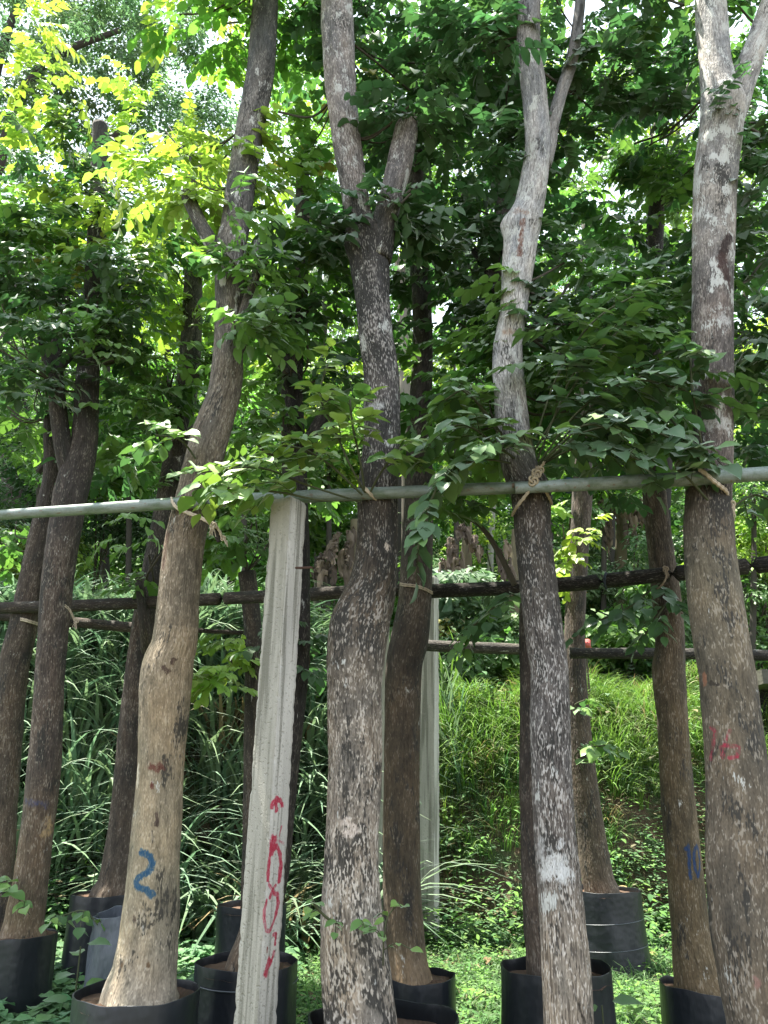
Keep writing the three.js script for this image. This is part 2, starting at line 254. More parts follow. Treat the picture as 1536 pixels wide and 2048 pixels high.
tree('D', 'stout pale tree with a dark bark wound and red paint marks, at right', null, [
  [1530, 2140, 130, 3.4], [1515, 2048, 118, 3.43], [1500, 1948, 122], [1488, 1848, 130], [1481, 1748, 133], [1478, 1648, 126], [1474, 1548, 119], [1464, 1448, 112], [1453, 1348, 107, 3.65], [1442, 1280, 106], [1428, 1180, 104], [1418, 1080, 97, 3.8], [1417, 990, 87, 3.84], [1423, 940, 79], [1427, 880, 75], [1425, 780, 80], [1425, 680, 80], [1425, 600, 77], [1428, 450, 80, 3.92], [1431, 350, 82], [1442, 260, 82], [1446, 215, 86], [1436, 165, 66], [1430, 120, 58], [1424, 50, 60], [1421, 0, 58], [1410, -150, 54], [1400, -320, 46]],
  [[2140, [.135, .11, .08], .35, .08, .18, .45], [1850, [.15, .122, .088], .35, .14, .2, .4], [1650, [.15, .122, .088], .25, .14, .22, .35], [1400, [.145, .118, .08], .25, .05, .16, .35], [1150, [.17, .145, .10], .2, .04, .16, .35], [1000, [.12, .095, .075], .2, .0, .25, .5], [900, [.14, .115, .10], .3, .5, .14, .5], [780, [.15, .125, .108], .3, .42, .16, .5], [620, [.18, .155, .14], .4, .62, .1, .5], [450, [.25, .23, .205], .3, .75, .08, .5], [250, [.29, .272, .25], .3, .72, .12, .45], [0, [.34, .328, .31], .3, .72, .06, .4]],
  { seed: 4, sat: 1.05, white: .02, W: 512, H: 2048, radial: 72, bump: 0.01, lump: 0.05, shape: knob([[1730, -.9, .05, .1], [540, .1, -.05, .05]]),
    strokes: [{ c: RED, w: 8, pts: [[1414, 1466], [1420, 1475], [1418, 1505], [1416, 1530]], cover: .32 }, { c: RED, w: 6, pts: [[1440, 1475], [1435, 1490], [1432, 1505]], cover: .28 }, { c: RED, w: 8, pts: [[1432, 1504], [1444, 1506], [1455, 1508], [1454, 1522], [1452, 1528]], cover: .35 }, { c: RED, w: 7, pts: [[1440, 1530], [1452, 1528]], cover: .6 }, { c: RED, w: 9, pts: [[1428, 1508], [1430, 1528]], cover: .35 },
      { c: [.022, .012, .01], rough: .6, w: 15, pts: [[1446, 495], [1436, 512], [1430, 530]], cover: .95 }, { c: [.04, .02, .016], rough: .6, w: 20, pts: [[1428, 540], [1432, 555], [1440, 575]], cover: .95 }, { c: [.03, .015, .012], rough: .6, w: 8, pts: [[1440, 575], [1448, 600]], cover: .9 }, { c: [.1, .07, .06], rough: 1, w: 26, pts: [[1436, 620], [1440, 680]], cover: .35 }, { c: [.45, .45, .43], rough: 1, w: 28, pts: [[1400, 863], [1438, 862]], cover: .75 }, { c: [.45, .45, .43], rough: 1, w: 22, pts: [[1430, 661], [1440, 663]], cover: .7 }, { c: [.2, .09, .05], rough: 1, w: 9, pts: [[1404, 1358], [1405, 1378]], cover: .9 }, { c: [.02, .015, .01], rough: 1, w: 7, pts: [[1412, 1380], [1420, 1383]], cover: .9 }, { c: [.2, .11, .09], rough: 1, w: 10, pts: [[1487, 1960], [1490, 1972]], cover: .8 }],
    limbs: [[[1448, 262, 60, 3.94], [1466, 215, 60, 3.92], [1482, 170, 52], [1497, 132, 50], [1520, 70, 45], [1545, 0, 42], [1590, -120, 38]]] });
tree('E', 'slim dark tree with round grey lichens, behind the burled tree', null, [
  [818, 1982, 100, 4.95], [817, 1960, 90], [810, 1900, 82], [803, 1748, 76], [803, 1548, 71], [807, 1348, 73, 5.15], [818, 1280, 76], [829, 1200, 66], [835, 1080, 60, 5.22], [838, 980, 56], [839, 880, 50], [843, 780, 44], [846, 680, 40], [843, 600, 40], [836, 500, 38], [832, 400, 35], [834, 250, 30], [840, 50, 24]],
  [[1980, [.26, .195, .13], .05, 0, 0, .15], [1925, [.24, .18, .12], .05, 0, 0, .2], [1890, [.12, .094, .062], .05, 0, 0, .3], [1600, [.115, .088, .058], .05, .05, .0, .35], [1300, [.09, .072, .055], .1, .08, .1, .4], [1100, [.09, .078, .065], .15, .35, .15, .5], [900, [.075, .065, .055], .2, .15, .2, .5], [600, [.10, .09, .08], .1, .2, .1, .4], [100, [.08, .07, .06], 0, .1, .1, .3]],
  { seed: 5, shape: flare(0.12, 0.1, 4, 0) });
tree('F', 'dark tree half hidden behind the straight grey one', null, [
  [1118, 1965, 135, 4.75], [1116, 1945, 122], [1100, 1870, 98], [1088, 1750, 88], [1080, 1600, 80], [1076, 1450, 72], [1072, 1300, 66], [1070, 1150, 62], [1060, 1000, 58], [1040, 880, 52], [1025, 760, 48], [1020, 640, 46], [1014, 520, 44], [1013, 430, 42], [1014, 372, 38]],
  [[1960, [.12, .095, .075], .1, 0, .1, .4], [1500, [.075, .06, .05], .1, .05, .2, .5], [900, [.06, .05, .045], .1, .1, .2, .5], [372, [.09, .08, .07], .1, .2, .1, .4]],
  { seed: 6, limbs: [[[1020, 640, 26, 4.8], [1000, 590, 24], [975, 540, 22], [950, 500, 18]]] });
tree('G', 'leaning tree in the tall black pot at the foot of the grass bank', null, [
  [1209, 1805, 74, 7.4], [1205, 1788, 66], [1194, 1748, 61], [1180, 1648, 55], [1166, 1548, 52], [1156, 1448, 48], [1150, 1348, 44], [1150, 1250, 41], [1152, 1180, 41], [1158, 1080, 41], [1164, 1000, 40], [1166, 900, 36], [1168, 760, 33], [1172, 600, 28], [1176, 450, 24]],
  [[1800, [.17, .135, .10], .1, .1, .1, .3], [1700, [.11, .085, .06], .1, .05, .1, .4], [1350, [.09, .07, .055], .1, .05, .2, .5], [1000, [.10, .08, .065], .1, .05, .1, .5], [450, [.09, .08, .07], 0, .1, .1, .4]],
  { seed: 7, shape: flare(0.12, 0.12, 4, 2) });
tree('H', 'smooth brown tree painted with a blue 10', null, [
  [1404, 2003, 108, 5.1], [1401, 1985, 98], [1394, 1945, 86], [1380, 1848, 73], [1370, 1748, 68], [1360, 1648, 66], [1352, 1548, 62], [1345, 1448, 60], [1338, 1348, 64], [1340, 1280, 56], [1331, 1180, 55, 5.25], [1319, 1080, 50], [1308, 980, 45], [1303, 880, 43], [1302, 740, 40], [1306, 560, 36], [1311, 450, 33], [1313, 372, 30]],
  [[2000, [.17, .128, .078], .1, 0, .0, .15], [1800, [.13, .10, .06], .15, .02, .0, .2], [1500, [.11, .086, .052], .15, .04, .04, .25], [1200, [.11, .088, .065], .1, .05, .06, .45], [900, [.09, .075, .06], .1, .08, .1, .45], [370, [.06, .055, .05], 0, .1, .2, .4]],
  { seed: 8, shape: flare(0.1, 0.12, 5, 2.4), strokes: [{ c: [.012, .035, .10], w: 6.5, pts: [[1359, 1699], [1365, 1692], [1366, 1720], [1368, 1756]], cover: .85 }, { c: [.012, .035, .10], w: 5.5, pts: [[1382, 1690], [1388, 1705], [1389, 1735], [1384, 1752], [1377, 1735], [1376, 1705], [1382, 1690]], cover: .9 }] });
tree('I', 'dark tree in the leftmost row with a forked top of pale broken stubs', null, [
  [44, 1892, 104, 5.65], [46, 1862, 84], [50, 1835, 76], [64, 1748, 66], [76, 1648, 63], [87, 1548, 63], [94, 1448, 60], [100, 1348, 56], [105, 1280, 57], [113, 1180, 62], [126, 1080, 60], [133, 1040, 62], [143, 980, 66], [156, 930, 62], [169, 880, 50], [174, 780, 46], [181, 680, 42], [188, 600, 40], [195, 450, 36], [200, 250, 30]],
  [[1890, [.19, .145, .10], .2, .05, .1, .3], [1750, [.14, .105, .075], .3, .08, .1, .4], [1500, [.115, .088, .072], .4, .08, .15, .5], [1250, [.095, .075, .062], .35, .06, .2, .55], [1000, [.075, .062, .055], .15, .1, .2, .5], [700, [.05, .045, .04], .1, .15, .3, .4], [300, [.06, .055, .05], 0, .1, .2, .3]],
  { seed: 9, lump: 0.09, strokes: [{ c: [.04, .05, .16], rough: 1, w: 10, pts: [[62, 1600], [72, 1606], [92, 1608], [102, 1612]], cover: .35 }, { c: [.4, .27, .13], rough: 1, w: 14, pts: [[104, 1640], [106, 1665], [98, 1668]], cover: .6 }],
    limbs: [[[150, 1010, 40, 5.72], [140, 950, 40, 5.64], [128, 900, 36, 5.58], [119, 840, 34], [113, 770, 30], [111, 730, 26], [112, 700, 24], [111, 682, 18]], [[109, 765, 17, 5.5], [100, 738, 14], [86, 702, 11], [77, 674, 6]], [[116, 745, 17, 5.55], [128, 726, 15], [148, 706, 13]]] });
tree('J', 'leaning brown tree at the left edge of the picture', null, [
  [-24, 1892, 110, 6.4], [-20, 1850, 84], [-8, 1748, 66], [2, 1600, 62], [14, 1450, 60], [28, 1330, 58], [48, 1250, 55], [62, 1180, 55], [80, 1090, 52], [95, 1020, 46], [104, 950, 34], [101, 890, 27], [98, 835, 22]],
  [[1890, [.13, .10, .075], .1, 0, .1, .3], [1300, [.095, .075, .058], .1, .05, .12, .4], [900, [.07, .06, .055], .1, .1, .2, .4]],
  { seed: 10, limbs: [[[100, 905, 17, 6.4], [88, 930, 14], [76, 945, 12]]] });
tree('K', 'leaning tree behind the blue 2 trunk with a bare cut side limb', null, [
  [221, 1812, 100, 6.5], [224, 1790, 80], [233, 1750, 64], [246, 1650, 57], [260, 1500, 53], [272, 1380, 50], [284, 1280, 48], [300, 1180, 47], [325, 1060, 50, 6.45], [345, 950, 47], [362, 850, 46], [377, 750, 44], [384, 650, 40], [388, 500, 34], [392, 300, 28]],
  [[1810, [.14, .11, .085], .1, .05, .05, .3], [1600, [.09, .072, .058], .15, .05, .12, .4], [1280, [.085, .066, .055], .25, .08, .15, .5], [1050, [.055, .05, .045], .2, .15, .3, .6], [750, [.10, .09, .08], .2, .4, .2, .5], [300, [.09, .085, .08], 0, .2, .2, .3]],
  { seed: 11, shape: flare(0.16, 0.12, 5, 0.4), limbs: [[[296, 1300, 28, 6.25], [289, 1250, 22, 6.02], [283, 1200, 19, 5.95], [278, 1146, 17]], [[376, 905, 18, 6.35], [366, 850, 14], [352, 803, 11], [336, 768, 7]]] });
tree('L', 'dark tree in the pot behind the concrete post', null, [
  [500, 1948, 110, 4.9], [501, 1930, 94], [516, 1860, 72], [548, 1750, 58], [565, 1600, 54], [580, 1450, 53], [591, 1348, 52], [596, 1250, 48], [594, 1100, 50], [590, 980, 50], [587, 880, 48], [584, 780, 42], [590, 680, 37], [598, 600, 34], [603, 500, 30], [606, 300, 26]],
  [[1945, [.16, .12, .085], .1, 0, .05, .3], [1750, [.05, .042, .036], .1, .0, .2, .5], [1000, [.04, .035, .032], .1, .05, .3, .6], [700, [.06, .055, .05], .1, .1, .2, .5], [300, [.08, .07, .06], 0, .1, .2, .4]],
  { seed: 12, limbs: [[[600, 925, 34, 4.86], [625, 872, 30, 4.8], [648, 828, 26], [672, 780, 22]]] });
tree('M', 'thin cut-off tree with sprouting top, left of the concrete post', null, [
  [506, 1830, 60, 6.6], [506, 1800, 48], [507, 1650, 42], [508, 1500, 40], [508, 1350, 37], [505, 1250, 35], [498, 1180, 36], [494, 1145, 36]],
  [[1830, [.08, .065, .05], .1, 0, .1, .4], [1145, [.07, .058, .048], .1, .05, .2, .5]], { seed: 13 });

// ---------------------------------------------------------------- pots
const potBump = (() => { const W = 256, d = new Uint8Array(W * W * 4), m = new Uint8Array(W * W * 4); for (let j = 0; j < W; j++) for (let i = 0; i < W; i++) { const a = i / W * 6.2832, x = Math.cos(a) * 2, z = Math.sin(a) * 2, v = j / W, n = fbm(x, v * 4, z, 4), c = pn(x * 2, v * 26, z * 2), f = pn(x * 14, v * 34, z * 14), k = (j * W + i) * 4, du = sstep(0.0, 0.5, n + 0.3 * f) * sstep(0.7, 0, v) * 0.5 + 0.35 * sstep(0.3, 0.6, n + 0.4 * c);
  d[k] = d[k + 1] = d[k + 2] = 128 + 60 * n + 30 * c; d[k + 3] = 255; m[k] = toS(0.5 + 1.1 * du + 0.1 * f); m[k + 1] = toS(0.5 + 0.95 * du + 0.1 * f); m[k + 2] = toS(0.5 + 0.75 * du + 0.1 * f); m[k + 3] = 255; } return [dataTex(d, W, W), dataTex(m, W, W, true)]; })();
const potMat = [[0.017, 0.022, 0.031], [0.019, 0.025, 0.034], [0.016, 0.0215, 0.0275]].map(c => new THREE.MeshPhysicalMaterial({ color: lin(...c), map: potBump[1], bumpMap: potBump[0], bumpScale: 0.008, roughness: 0.4, side: THREE.DoubleSide }));
const drumMat = new THREE.MeshPhysicalMaterial({ color: lin(0.16, 0.185, 0.225), map: potBump[1], bumpMap: potBump[0], bumpScale: 0.012, roughness: 0.42, side: THREE.DoubleSide });
const creaseMat = new THREE.MeshStandardMaterial({ color: lin(0.06, 0.07, 0.08), roughness: 0.4 });
const soilMat = (() => { const W = 256, d = new Uint8Array(W * W * 4), b = new Uint8Array(W * W * 4); for (let j = 0; j < W; j++) for (let i = 0; i < W; i++) { const n = fbm(i / 20, j / 20, 2, 4), f = pn(i / 3, j / 3, 1), k = (j * W + i) * 4, s = 1 + 0.7 * n + 0.5 * f; d[k] = toS(0.075 * s); d[k + 1] = toS(0.042 * s); d[k + 2] = toS(0.025 * s); d[k + 3] = 255; b[k] = b[k + 1] = b[k + 2] = 128 + 80 * (n + f * .4); b[k + 3] = 255; } return new THREE.MeshStandardMaterial({ map: dataTex(d, W, W, true), bumpMap: dataTex(b, W, W), bumpScale: 0.02, roughness: 1 }); })();
function pot(label, [px, py, w, Z], opt = {}) {
  const rim = P(px, py, Z), R = metres(w, py, Z) / 2, gy = ground(rim.x, Z) - 0.03, seed = px * 0.013, n = 56, tx = opt.tx || 0, tz = opt.tz || 0, taper = opt.taper ?? 1.03;
  const root = thing('tree_pot', label, 'pot', V(rim.x, gy, rim.z), opt.group);
  const H = rim.y - gy, pos = [], uv = [], idx = [], rows = [];
  for (let k = 0; k <= 14; k++) rows.push([k / 14, 0]);
  rows.push([1.004, -0.003], [1.0, -0.008]); for (let k = 1; k <= 6; k++) rows.push([1 - k * 0.05 - (opt.empty ? k * 0.1 : 0), -0.009]);
  rows.forEach(([v, dr]) => { for (let i = 0; i <= n; i++) { const th = i / n * 2 * Math.PI, c = Math.cos(th), s = Math.sin(th);
    let r = R * lerp(taper, 1, Math.min(1, v)) * (1 + 0.05 * pn(c * 0.9 + seed, s * 0.9, v * 0.7) + 0.035 * pn(c * 2 + seed, s * 2 + 4, v * 2.2) + (opt.oval || 0) * Math.cos(2 * th + (opt.op || 0))) + dr;
    if (opt.dent) r -= 0.018 * sstep(0.35, 0.6, pn(c * 1.6 + 9, s * 1.6, v * 3.1) + 0.3);
    const y = H * v + Math.min(1, v) * (tx * c * R + tz * s * R) + v * 0.016 * pn(c * 1.5 + seed, 3, s * 1.5);
    pos.push(rim.x + c * r + (opt.lx || 0) * (v - 1), gy + y, rim.z + s * r); uv.push(i / n * 2, v * H); } });
  for (let j = 0; j < rows.length - 1; j++) for (let i = 0; i < n; i++) { const a = j * (n + 1) + i; idx.push(a, a + n + 1, a + 1, a + 1, a + n + 1, a + n + 2); }
  part('wall', geom(pos, idx, uv), opt.mat || potMat[Math.floor(Math.abs(px)) % 3], root);
  for (const v of opt.rings || []) { const g = new THREE.TorusGeometry(R * lerp(taper, 1, v) * 1.0, 0.004, 6, 60); g.rotateX(Math.PI / 2); if (opt.rt) g.rotateZ(opt.rt); g.translate(rim.x + (opt.lx || 0) * (v - 1), gy + H * v, rim.z); part('crease', g, opt.mat || creaseMat, root); }
  if (!opt.empty) {
    const p2 = [], u2 = [], i2 = [], m = 36, q = 8;
    for (let j = 0; j <= q; j++) for (let i = 0; i <= m; i++) { const th = i / m * 2 * Math.PI, rr = R * 0.985 * j / q, c = Math.cos(th), s = Math.sin(th); p2.push(rim.x + c * rr, rim.y - (opt.soil ?? 0.035) + tx * c * rr + tz * s * rr + 0.02 * fbm(c * rr * 14 + seed, s * rr * 14, 1, 3) - 0.012 * j / q, rim.z + s * rr); u2.push(c * rr, s * rr); }
    for (let j = 0; j < q; j++) for (let i = 0; i < m; i++) { const a = j * (m + 1) + i; i2.push(a, a + 1, a + m + 1, a + 1, a + m + 2, a + m + 1); }
    const g = geom(p2, i2, u2); part('soil', g, soilMat, root);
  }
  return root;
}
pot('black plastic pot holding the tree with the blue 2', [277, 1981, 245, 4.28], { soil: 0.03, rings: [.45] });
pot('black plastic pot around the foot of the burled tree', [764, 2036, 303, 3.85], { soil: 0.06 });
pot('black plastic pot below the white lichen trunk, sunk under the picture edge', [1148, 2140, 235, 3.4], { soil: 0.02 });
pot('black plastic pot below the red-marked trunk at the right corner', [1540, 2140, 250, 3.4], { soil: 0.02 });
pot('black plastic pot with weeds inside, right of the burled tree', [838, 1950, 146, 4.95], { soil: 0.02, rings: [.55] });
pot('dented black plastic pot straddled by two trunks', [1112, 1932, 216, 4.75], { oval: 0.04, op: 0.6, soil: 0.05 });
pot('tall leaning black pot at the foot of the grassy bank', [1205, 1779, 142, 7.4], { taper: 1.14, rings: [.68, .4], rt: 0.06, soil: 0.02, lx: 0.0 });
pot('grey-black pot holding the tree with the blue 10', [1398, 1973, 152, 5.1], { tx: -0.12, soil: 0.02 });
pot('black plastic pot of the forked tree at far left', [38, 1867, 148, 5.65], { soil: 0.0 });
pot('black plastic pot cut by the left edge of the picture', [-24, 1866, 150, 6.4], { soil: 0.01 });
pot('dark pot of the leaning tree, behind the empty grey pot', [210, 1786, 130, 6.5], { soil: 0.01 });
pot('broad black pot behind the concrete post', [495, 1922, 200, 4.9], { soil: 0.03, rings: [.85] });
pot('slim black pot of the thin cut-off tree', [505, 1809, 132, 6.6], { soil: 0.03, oval: .03 });
pot('black pot barely showing between the burled tree and its neighbour', [718, 1800, 98, 7.1], { soil: 0.05 });
pot('empty grey plastic pot standing beside the blue 2 tree', [248, 1822, 118, 5.4], { mat: drumMat, empty: true, tx: 0.1, tz: -0.06, rings: [.5], dent: true, taper: 1.05 });

// ---------------------------------------------------------------- concrete posts
function concrete(seed, W, H, warm, stain) {
  const d = new Uint8Array(W * H * 4), b = new Uint8Array(W * H * 4);
  for (let j = 0; j < H; j++) for (let i = 0; i < W; i++) {
    const u = i / W, v = j / H * 4.2, a = u * 6.2832, x = Math.cos(a) * .1 + seed, z = Math.sin(a) * .1, n = fbm(x * 14, v * 2.2, z * 14, 4), st = fbm(x * 30, v * 1.1, z * 30, 4), f = pn(x * 220, v * 150, z * 220), pit = sstep(0.4, 0.5, pn(x * 70, v * 75, z * 70) + .3 * n), k = (j * W + i) * 4;
    let s = 1 + 0.28 * n + 0.12 * f; const board = 0.5 + 0.5 * Math.cos(u * 4 * 6.2832 * 3); s *= 1 - 0.015 * board;
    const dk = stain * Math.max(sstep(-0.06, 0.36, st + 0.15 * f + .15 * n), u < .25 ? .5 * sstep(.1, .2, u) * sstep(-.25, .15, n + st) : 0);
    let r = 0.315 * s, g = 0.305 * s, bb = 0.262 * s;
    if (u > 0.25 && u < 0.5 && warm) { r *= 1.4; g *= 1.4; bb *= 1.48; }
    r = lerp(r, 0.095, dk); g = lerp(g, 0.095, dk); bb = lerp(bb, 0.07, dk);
    r = lerp(r, 0.15, pit * .3); g = lerp(g, 0.15, pit * .3); bb = lerp(bb, 0.12, pit * .3);
    d[k] = toS(r); d[k + 1] = toS(g); d[k + 2] = toS(bb); d[k + 3] = 255;
    b[k] = b[k + 1] = b[k + 2] = Math.max(0, Math.min(255, 150 + 70 * n + 30 * f - 90 * pit)); b[k + 3] = 255;
  }
  return [d, b];
}
function post(label, top, low, a, alpha, seed, shade2, strokes = [], name = 'concrete_post') {
  // top, low: photo pixels [px, py, Z] of the edge where the two visible faces meet
  const T = P(...top), Lw = P(...low), dir = T.clone().sub(Lw).normalize(), gy = ground(Lw.x, -Lw.z) - 0.25, B = Lw.clone().addScaledVector(dir, (gy - Lw.y) / dir.y), len = T.distanceTo(B);
  const eL = V(-Math.cos(alpha), 0, -Math.sin(alpha)), eR = V(Math.sin(alpha), 0, -Math.cos(alpha)), root = thing(name, label, 'post', V(B.x, gy, B.z));
  const per = []; const q = 7;
  for (let k = 0; k < q; k++) per.push(eL.clone().multiplyScalar(a * (1 - k / q)));
  for (let k = 0; k < q; k++) per.push(eR.clone().multiplyScalar(a * k / q));
  for (let k = 0; k < q; k++) per.push(eR.clone().multiplyScalar(a).addScaledVector(eL, a * k / q));
  for (let k = 0; k <= q; k++) per.push(eL.clone().multiplyScalar(a).addScaledVector(eR, a * (1 - k / q)));
  const mid = eL.clone().add(eR).multiplyScalar(a / 2), pos = [], uv = [], idx = [], rows = Math.ceil(len / 0.022), m = per.length;
  for (let j = 0; j <= rows; j++) { const c = B.clone().addScaledVector(dir, len * j / rows);
    per.forEach((p, i) => { const corner = (i % q === 0 ? 1 : 0), ii = i % (m - 1); let k = 1 + 0.012 * fbm(p.x * 8 + seed, c.y * 2.5, p.z * 8, 3) + 0.005 * pn(p.x * 60 + seed, c.y * 37, p.z * 60) - corner * (0.02 + 0.12 * Math.max(0, pn(ii * 3.3 + seed, c.y * 9, 2)) + 0.10 * Math.max(0, pn(ii * 3.3 + seed, c.y * 31, 5)));
      let y = 0; if (j === rows) { k *= 0.9; y = 0.008 * pn(p.x * 40, 1, p.z * 40); } 
      pos.push(c.x + mid.x + (p.x - mid.x) * k, c.y + y, c.z + mid.z + (p.z - mid.z) * k); uv.push(i / (m - 1), len * j / rows / 4.2); }); }
  for (let j = 0; j < rows; j++) for (let i = 0; i < m - 1; i++) { const p = j * m + i; idx.push(p, p + 1, p + m, p + 1, p + m + 1, p + m); }
  const cI = pos.length / 3, ce = T.clone().add(mid); pos.push(ce.x, ce.y + .004, ce.z); uv.push(0.1, 0.95); for (let i = 0; i < m - 1; i++) idx.push(rows * m + i, rows * m + i + 1, cI);
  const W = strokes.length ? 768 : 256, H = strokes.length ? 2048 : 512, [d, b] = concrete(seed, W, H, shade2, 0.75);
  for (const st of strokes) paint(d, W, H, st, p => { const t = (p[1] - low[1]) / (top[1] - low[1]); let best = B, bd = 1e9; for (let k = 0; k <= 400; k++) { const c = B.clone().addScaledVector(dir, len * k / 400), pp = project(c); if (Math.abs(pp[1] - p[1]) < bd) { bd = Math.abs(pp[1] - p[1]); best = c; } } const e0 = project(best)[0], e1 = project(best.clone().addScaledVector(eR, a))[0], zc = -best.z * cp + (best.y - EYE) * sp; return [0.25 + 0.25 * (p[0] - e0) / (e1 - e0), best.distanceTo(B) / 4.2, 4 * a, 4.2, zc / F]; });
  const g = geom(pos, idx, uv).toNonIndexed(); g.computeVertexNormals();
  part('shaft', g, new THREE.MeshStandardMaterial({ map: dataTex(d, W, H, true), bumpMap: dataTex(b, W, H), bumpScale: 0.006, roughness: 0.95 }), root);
  return root;
}
const Z5 = (l) => l.map(([x, y]) => [500 + x / 5.12, 1580 + y / 5.12]);
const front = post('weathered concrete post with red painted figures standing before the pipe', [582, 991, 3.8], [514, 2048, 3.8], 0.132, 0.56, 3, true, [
  { c: RED, w: 10.8, pts: Z5([[226, 172], [240, 130], [268, 95], [300, 110], [322, 152]]) }, { c: RED, w: 9.45, pts: Z5([[264, 150], [268, 205]]) },
  { c: RED, w: 4.05, pts: Z5([[322, 385], [312, 420], [298, 475]]), cover: .5 }, { c: RED, w: 20.25, pts: Z5([[240, 510], [238, 580]]) }, { c: RED, w: 8.1, pts: Z5([[215, 560], [203, 690], [186, 860], [181, 925]]) }, { c: RED, w: 9.45, pts: Z5([[270, 570], [305, 680], [316, 790], [304, 870], [292, 945]]) }, { c: RED, w: 12.15, pts: Z5([[232, 590], [222, 650]]), cover: .7 }, { c: RED, w: 5.4, pts: Z5([[300, 545], [340, 550]]), cover: .3 },
  { c: RED, w: 6.75, pts: Z5([[192, 978], [215, 1015], [240, 1060]]), cover: .6 }, { c: RED, w: 6.75, pts: Z5([[260, 995], [232, 1040], [200, 1110]]), cover: .7 }, { c: RED, w: 9.45, pts: Z5([[240, 1075], [275, 1090], [287, 1180], [268, 1290]]), cover: .8 }, { c: RED, w: 6.75, pts: Z5([[268, 1290], [236, 1390], [200, 1460], [162, 1440], [144, 1330], [150, 1220], [170, 1130]]), cover: .65 },
  { c: RED, w: 6.75, pts: Z5([[240, 1500], [262, 1510], [257, 1620]]), cover: .7 }, { c: [.15, .05, .04], rough: 1, w: 4, pts: Z5([[176, 1640], [172, 1668]]) }, { c: RED, w: 6.75, pts: Z5([[244, 1690], [232, 1750], [205, 1800]]), cover: .7 }, { c: RED, w: 10.8, pts: Z5([[190, 1770], [210, 1785], [180, 1830], [155, 1905]]), cover: .75 }]);
{ const a = P(592, 1136, 3.76), b = P(624, 1135, 3.66), g = new THREE.CylinderGeometry(0.006, 0.006, a.distanceTo(b), 8); g.applyQuaternion(new THREE.Quaternion().setFromUnitVectors(V(0, 1, 0), b.clone().sub(a).normalize())); const c = a.add(b).multiplyScalar(.5); g.translate(c.x, c.y, c.z); part('steel_pin', g, new THREE.MeshStandardMaterial({ color: lin(.06, .03, .02), roughness: .8, metalness: .4 }), front); }
post('grey concrete post beyond the slim lichen tree', [868, 1150, 8.2], [868, 1850, 8.2], 0.155, 0.42, 11, true);
post('grey concrete post nearly hidden behind the burled tree', [768, 1180, 8.3], [762, 1790, 8.3], 0.14, 0.5, 17, false);

// ---------------------------------------------------------------- pipe, rails, ropes
const pipeMat = (() => { const W = 128, H = 1024, d = new Uint8Array(W * H * 4), b = new Uint8Array(W * H * 4); for (let j = 0; j < H; j++) for (let i = 0; i < W; i++) { const a = i / W * 6.2832, x = Math.cos(a), z = Math.sin(a), s = j / H * 40, n = fbm(x * .8, s * .6, z * .8, 3), m = pn(x * 3, s * 9, z * 3), f = pn(x * 6, s * 1.2, z * 6), k = (j * W + i) * 4, al = sstep(-.05, .45, n + .3 * m), g = 1 + .2 * f + .25 * m, ru = sstep(.28, .5, fbm(x * 1.5 + 9, s * 1.4, z * 1.5, 3) + .2 * m) * .7; d[k] = toS(lerp(.17, .085, al) * g); d[k + 1] = toS(lerp(.205, .12, al) * g); d[k + 2] = toS(lerp(.185, .08, al) * g); d[k] = lerp(d[k], toS(.12), ru); d[k + 1] = lerp(d[k + 1], toS(.085), ru); d[k + 2] = lerp(d[k + 2], toS(.05), ru); d[k + 3] = 255; b[k] = b[k + 1] = b[k + 2] = 128 + 60 * m; b[k + 3] = 255; } return new THREE.MeshPhysicalMaterial({ map: dataTex(d, W, H, true), bumpMap: dataTex(b, W, H), bumpScale: 0.002, roughness: 0.45 }); })();
{
  const root = thing('metal_pipe', 'long greenish grey pipe lashed across the front row of trees', 'pipe', P(768, 986, 3.99));
  part('pipe_section', tubeFrom(spine([[-90, 1036, 20.2, 4.37], [0, 1030, 20.7, 4.3], [180, 1018, 22.4, 4.22], [350, 1007, 24.6, 4.15], [575, 995, 25.8, 4.06], [768, 986, 24.6, 3.98], [960, 978, 24.6, 3.9], [1175, 970, 22.4, 3.82]], .08), 28, 40, 0.015), pipeMat, root);
  part('pipe_section', tubeFrom(spine([[1030, 977, 22.4, 3.80], [1180, 968, 26.9, 3.77], [1318, 961, 29.1, 3.73], [1420, 955, 29.1, 3.7], [1536, 947, 29.1, 3.65], [1680, 937, 30.2, 3.6]], .08), 28, 41, 0.015), pipeMat, root);
}
function rail(label, nodes, keys, seed) { const r = spine(nodes, .06), [m, b] = bark(r, keys, seed, 128, 768); return single('timber_rail', tubeFrom(r, 24, seed, .1), new THREE.MeshStandardMaterial({ map: m, bumpMap: b, bumpScale: .012, roughness: .95 }), label, 'rail'); }
const DK = (li, c = [.035, .03, .026]) => [[3000, c, .1, li, .2, .5], [-500, c, .1, li, .2, .5]];
rail('dark timber rail crossing behind the left-hand front trunks', [[-90, 1219, 23, 6.35], [0, 1216, 23, 6.3], [160, 1211, 24, 6.15], [300, 1205, 24, 6.0], [470, 1196, 25, 5.8], [600, 1190, 26, 5.6], [700, 1184, 26, 5.5], [800, 1180, 24, 5.42]], DK(.05, [.05, .04, .032]), 21);
rail('black timber rail with a splice, behind the right-hand front trunks', [[800, 1186, 26, 5.55], [870, 1182, 28, 5.5], [1000, 1177, 28, 5.4], [1120, 1170, 29, 5.3], [1220, 1161, 29, 5.22], [1320, 1150, 30, 5.0], [1400, 1143, 32, 4.92], [1536, 1128, 33, 4.8], [1640, 1116, 34, 4.7]], DK(.02, [.026, .023, .02]), 22);
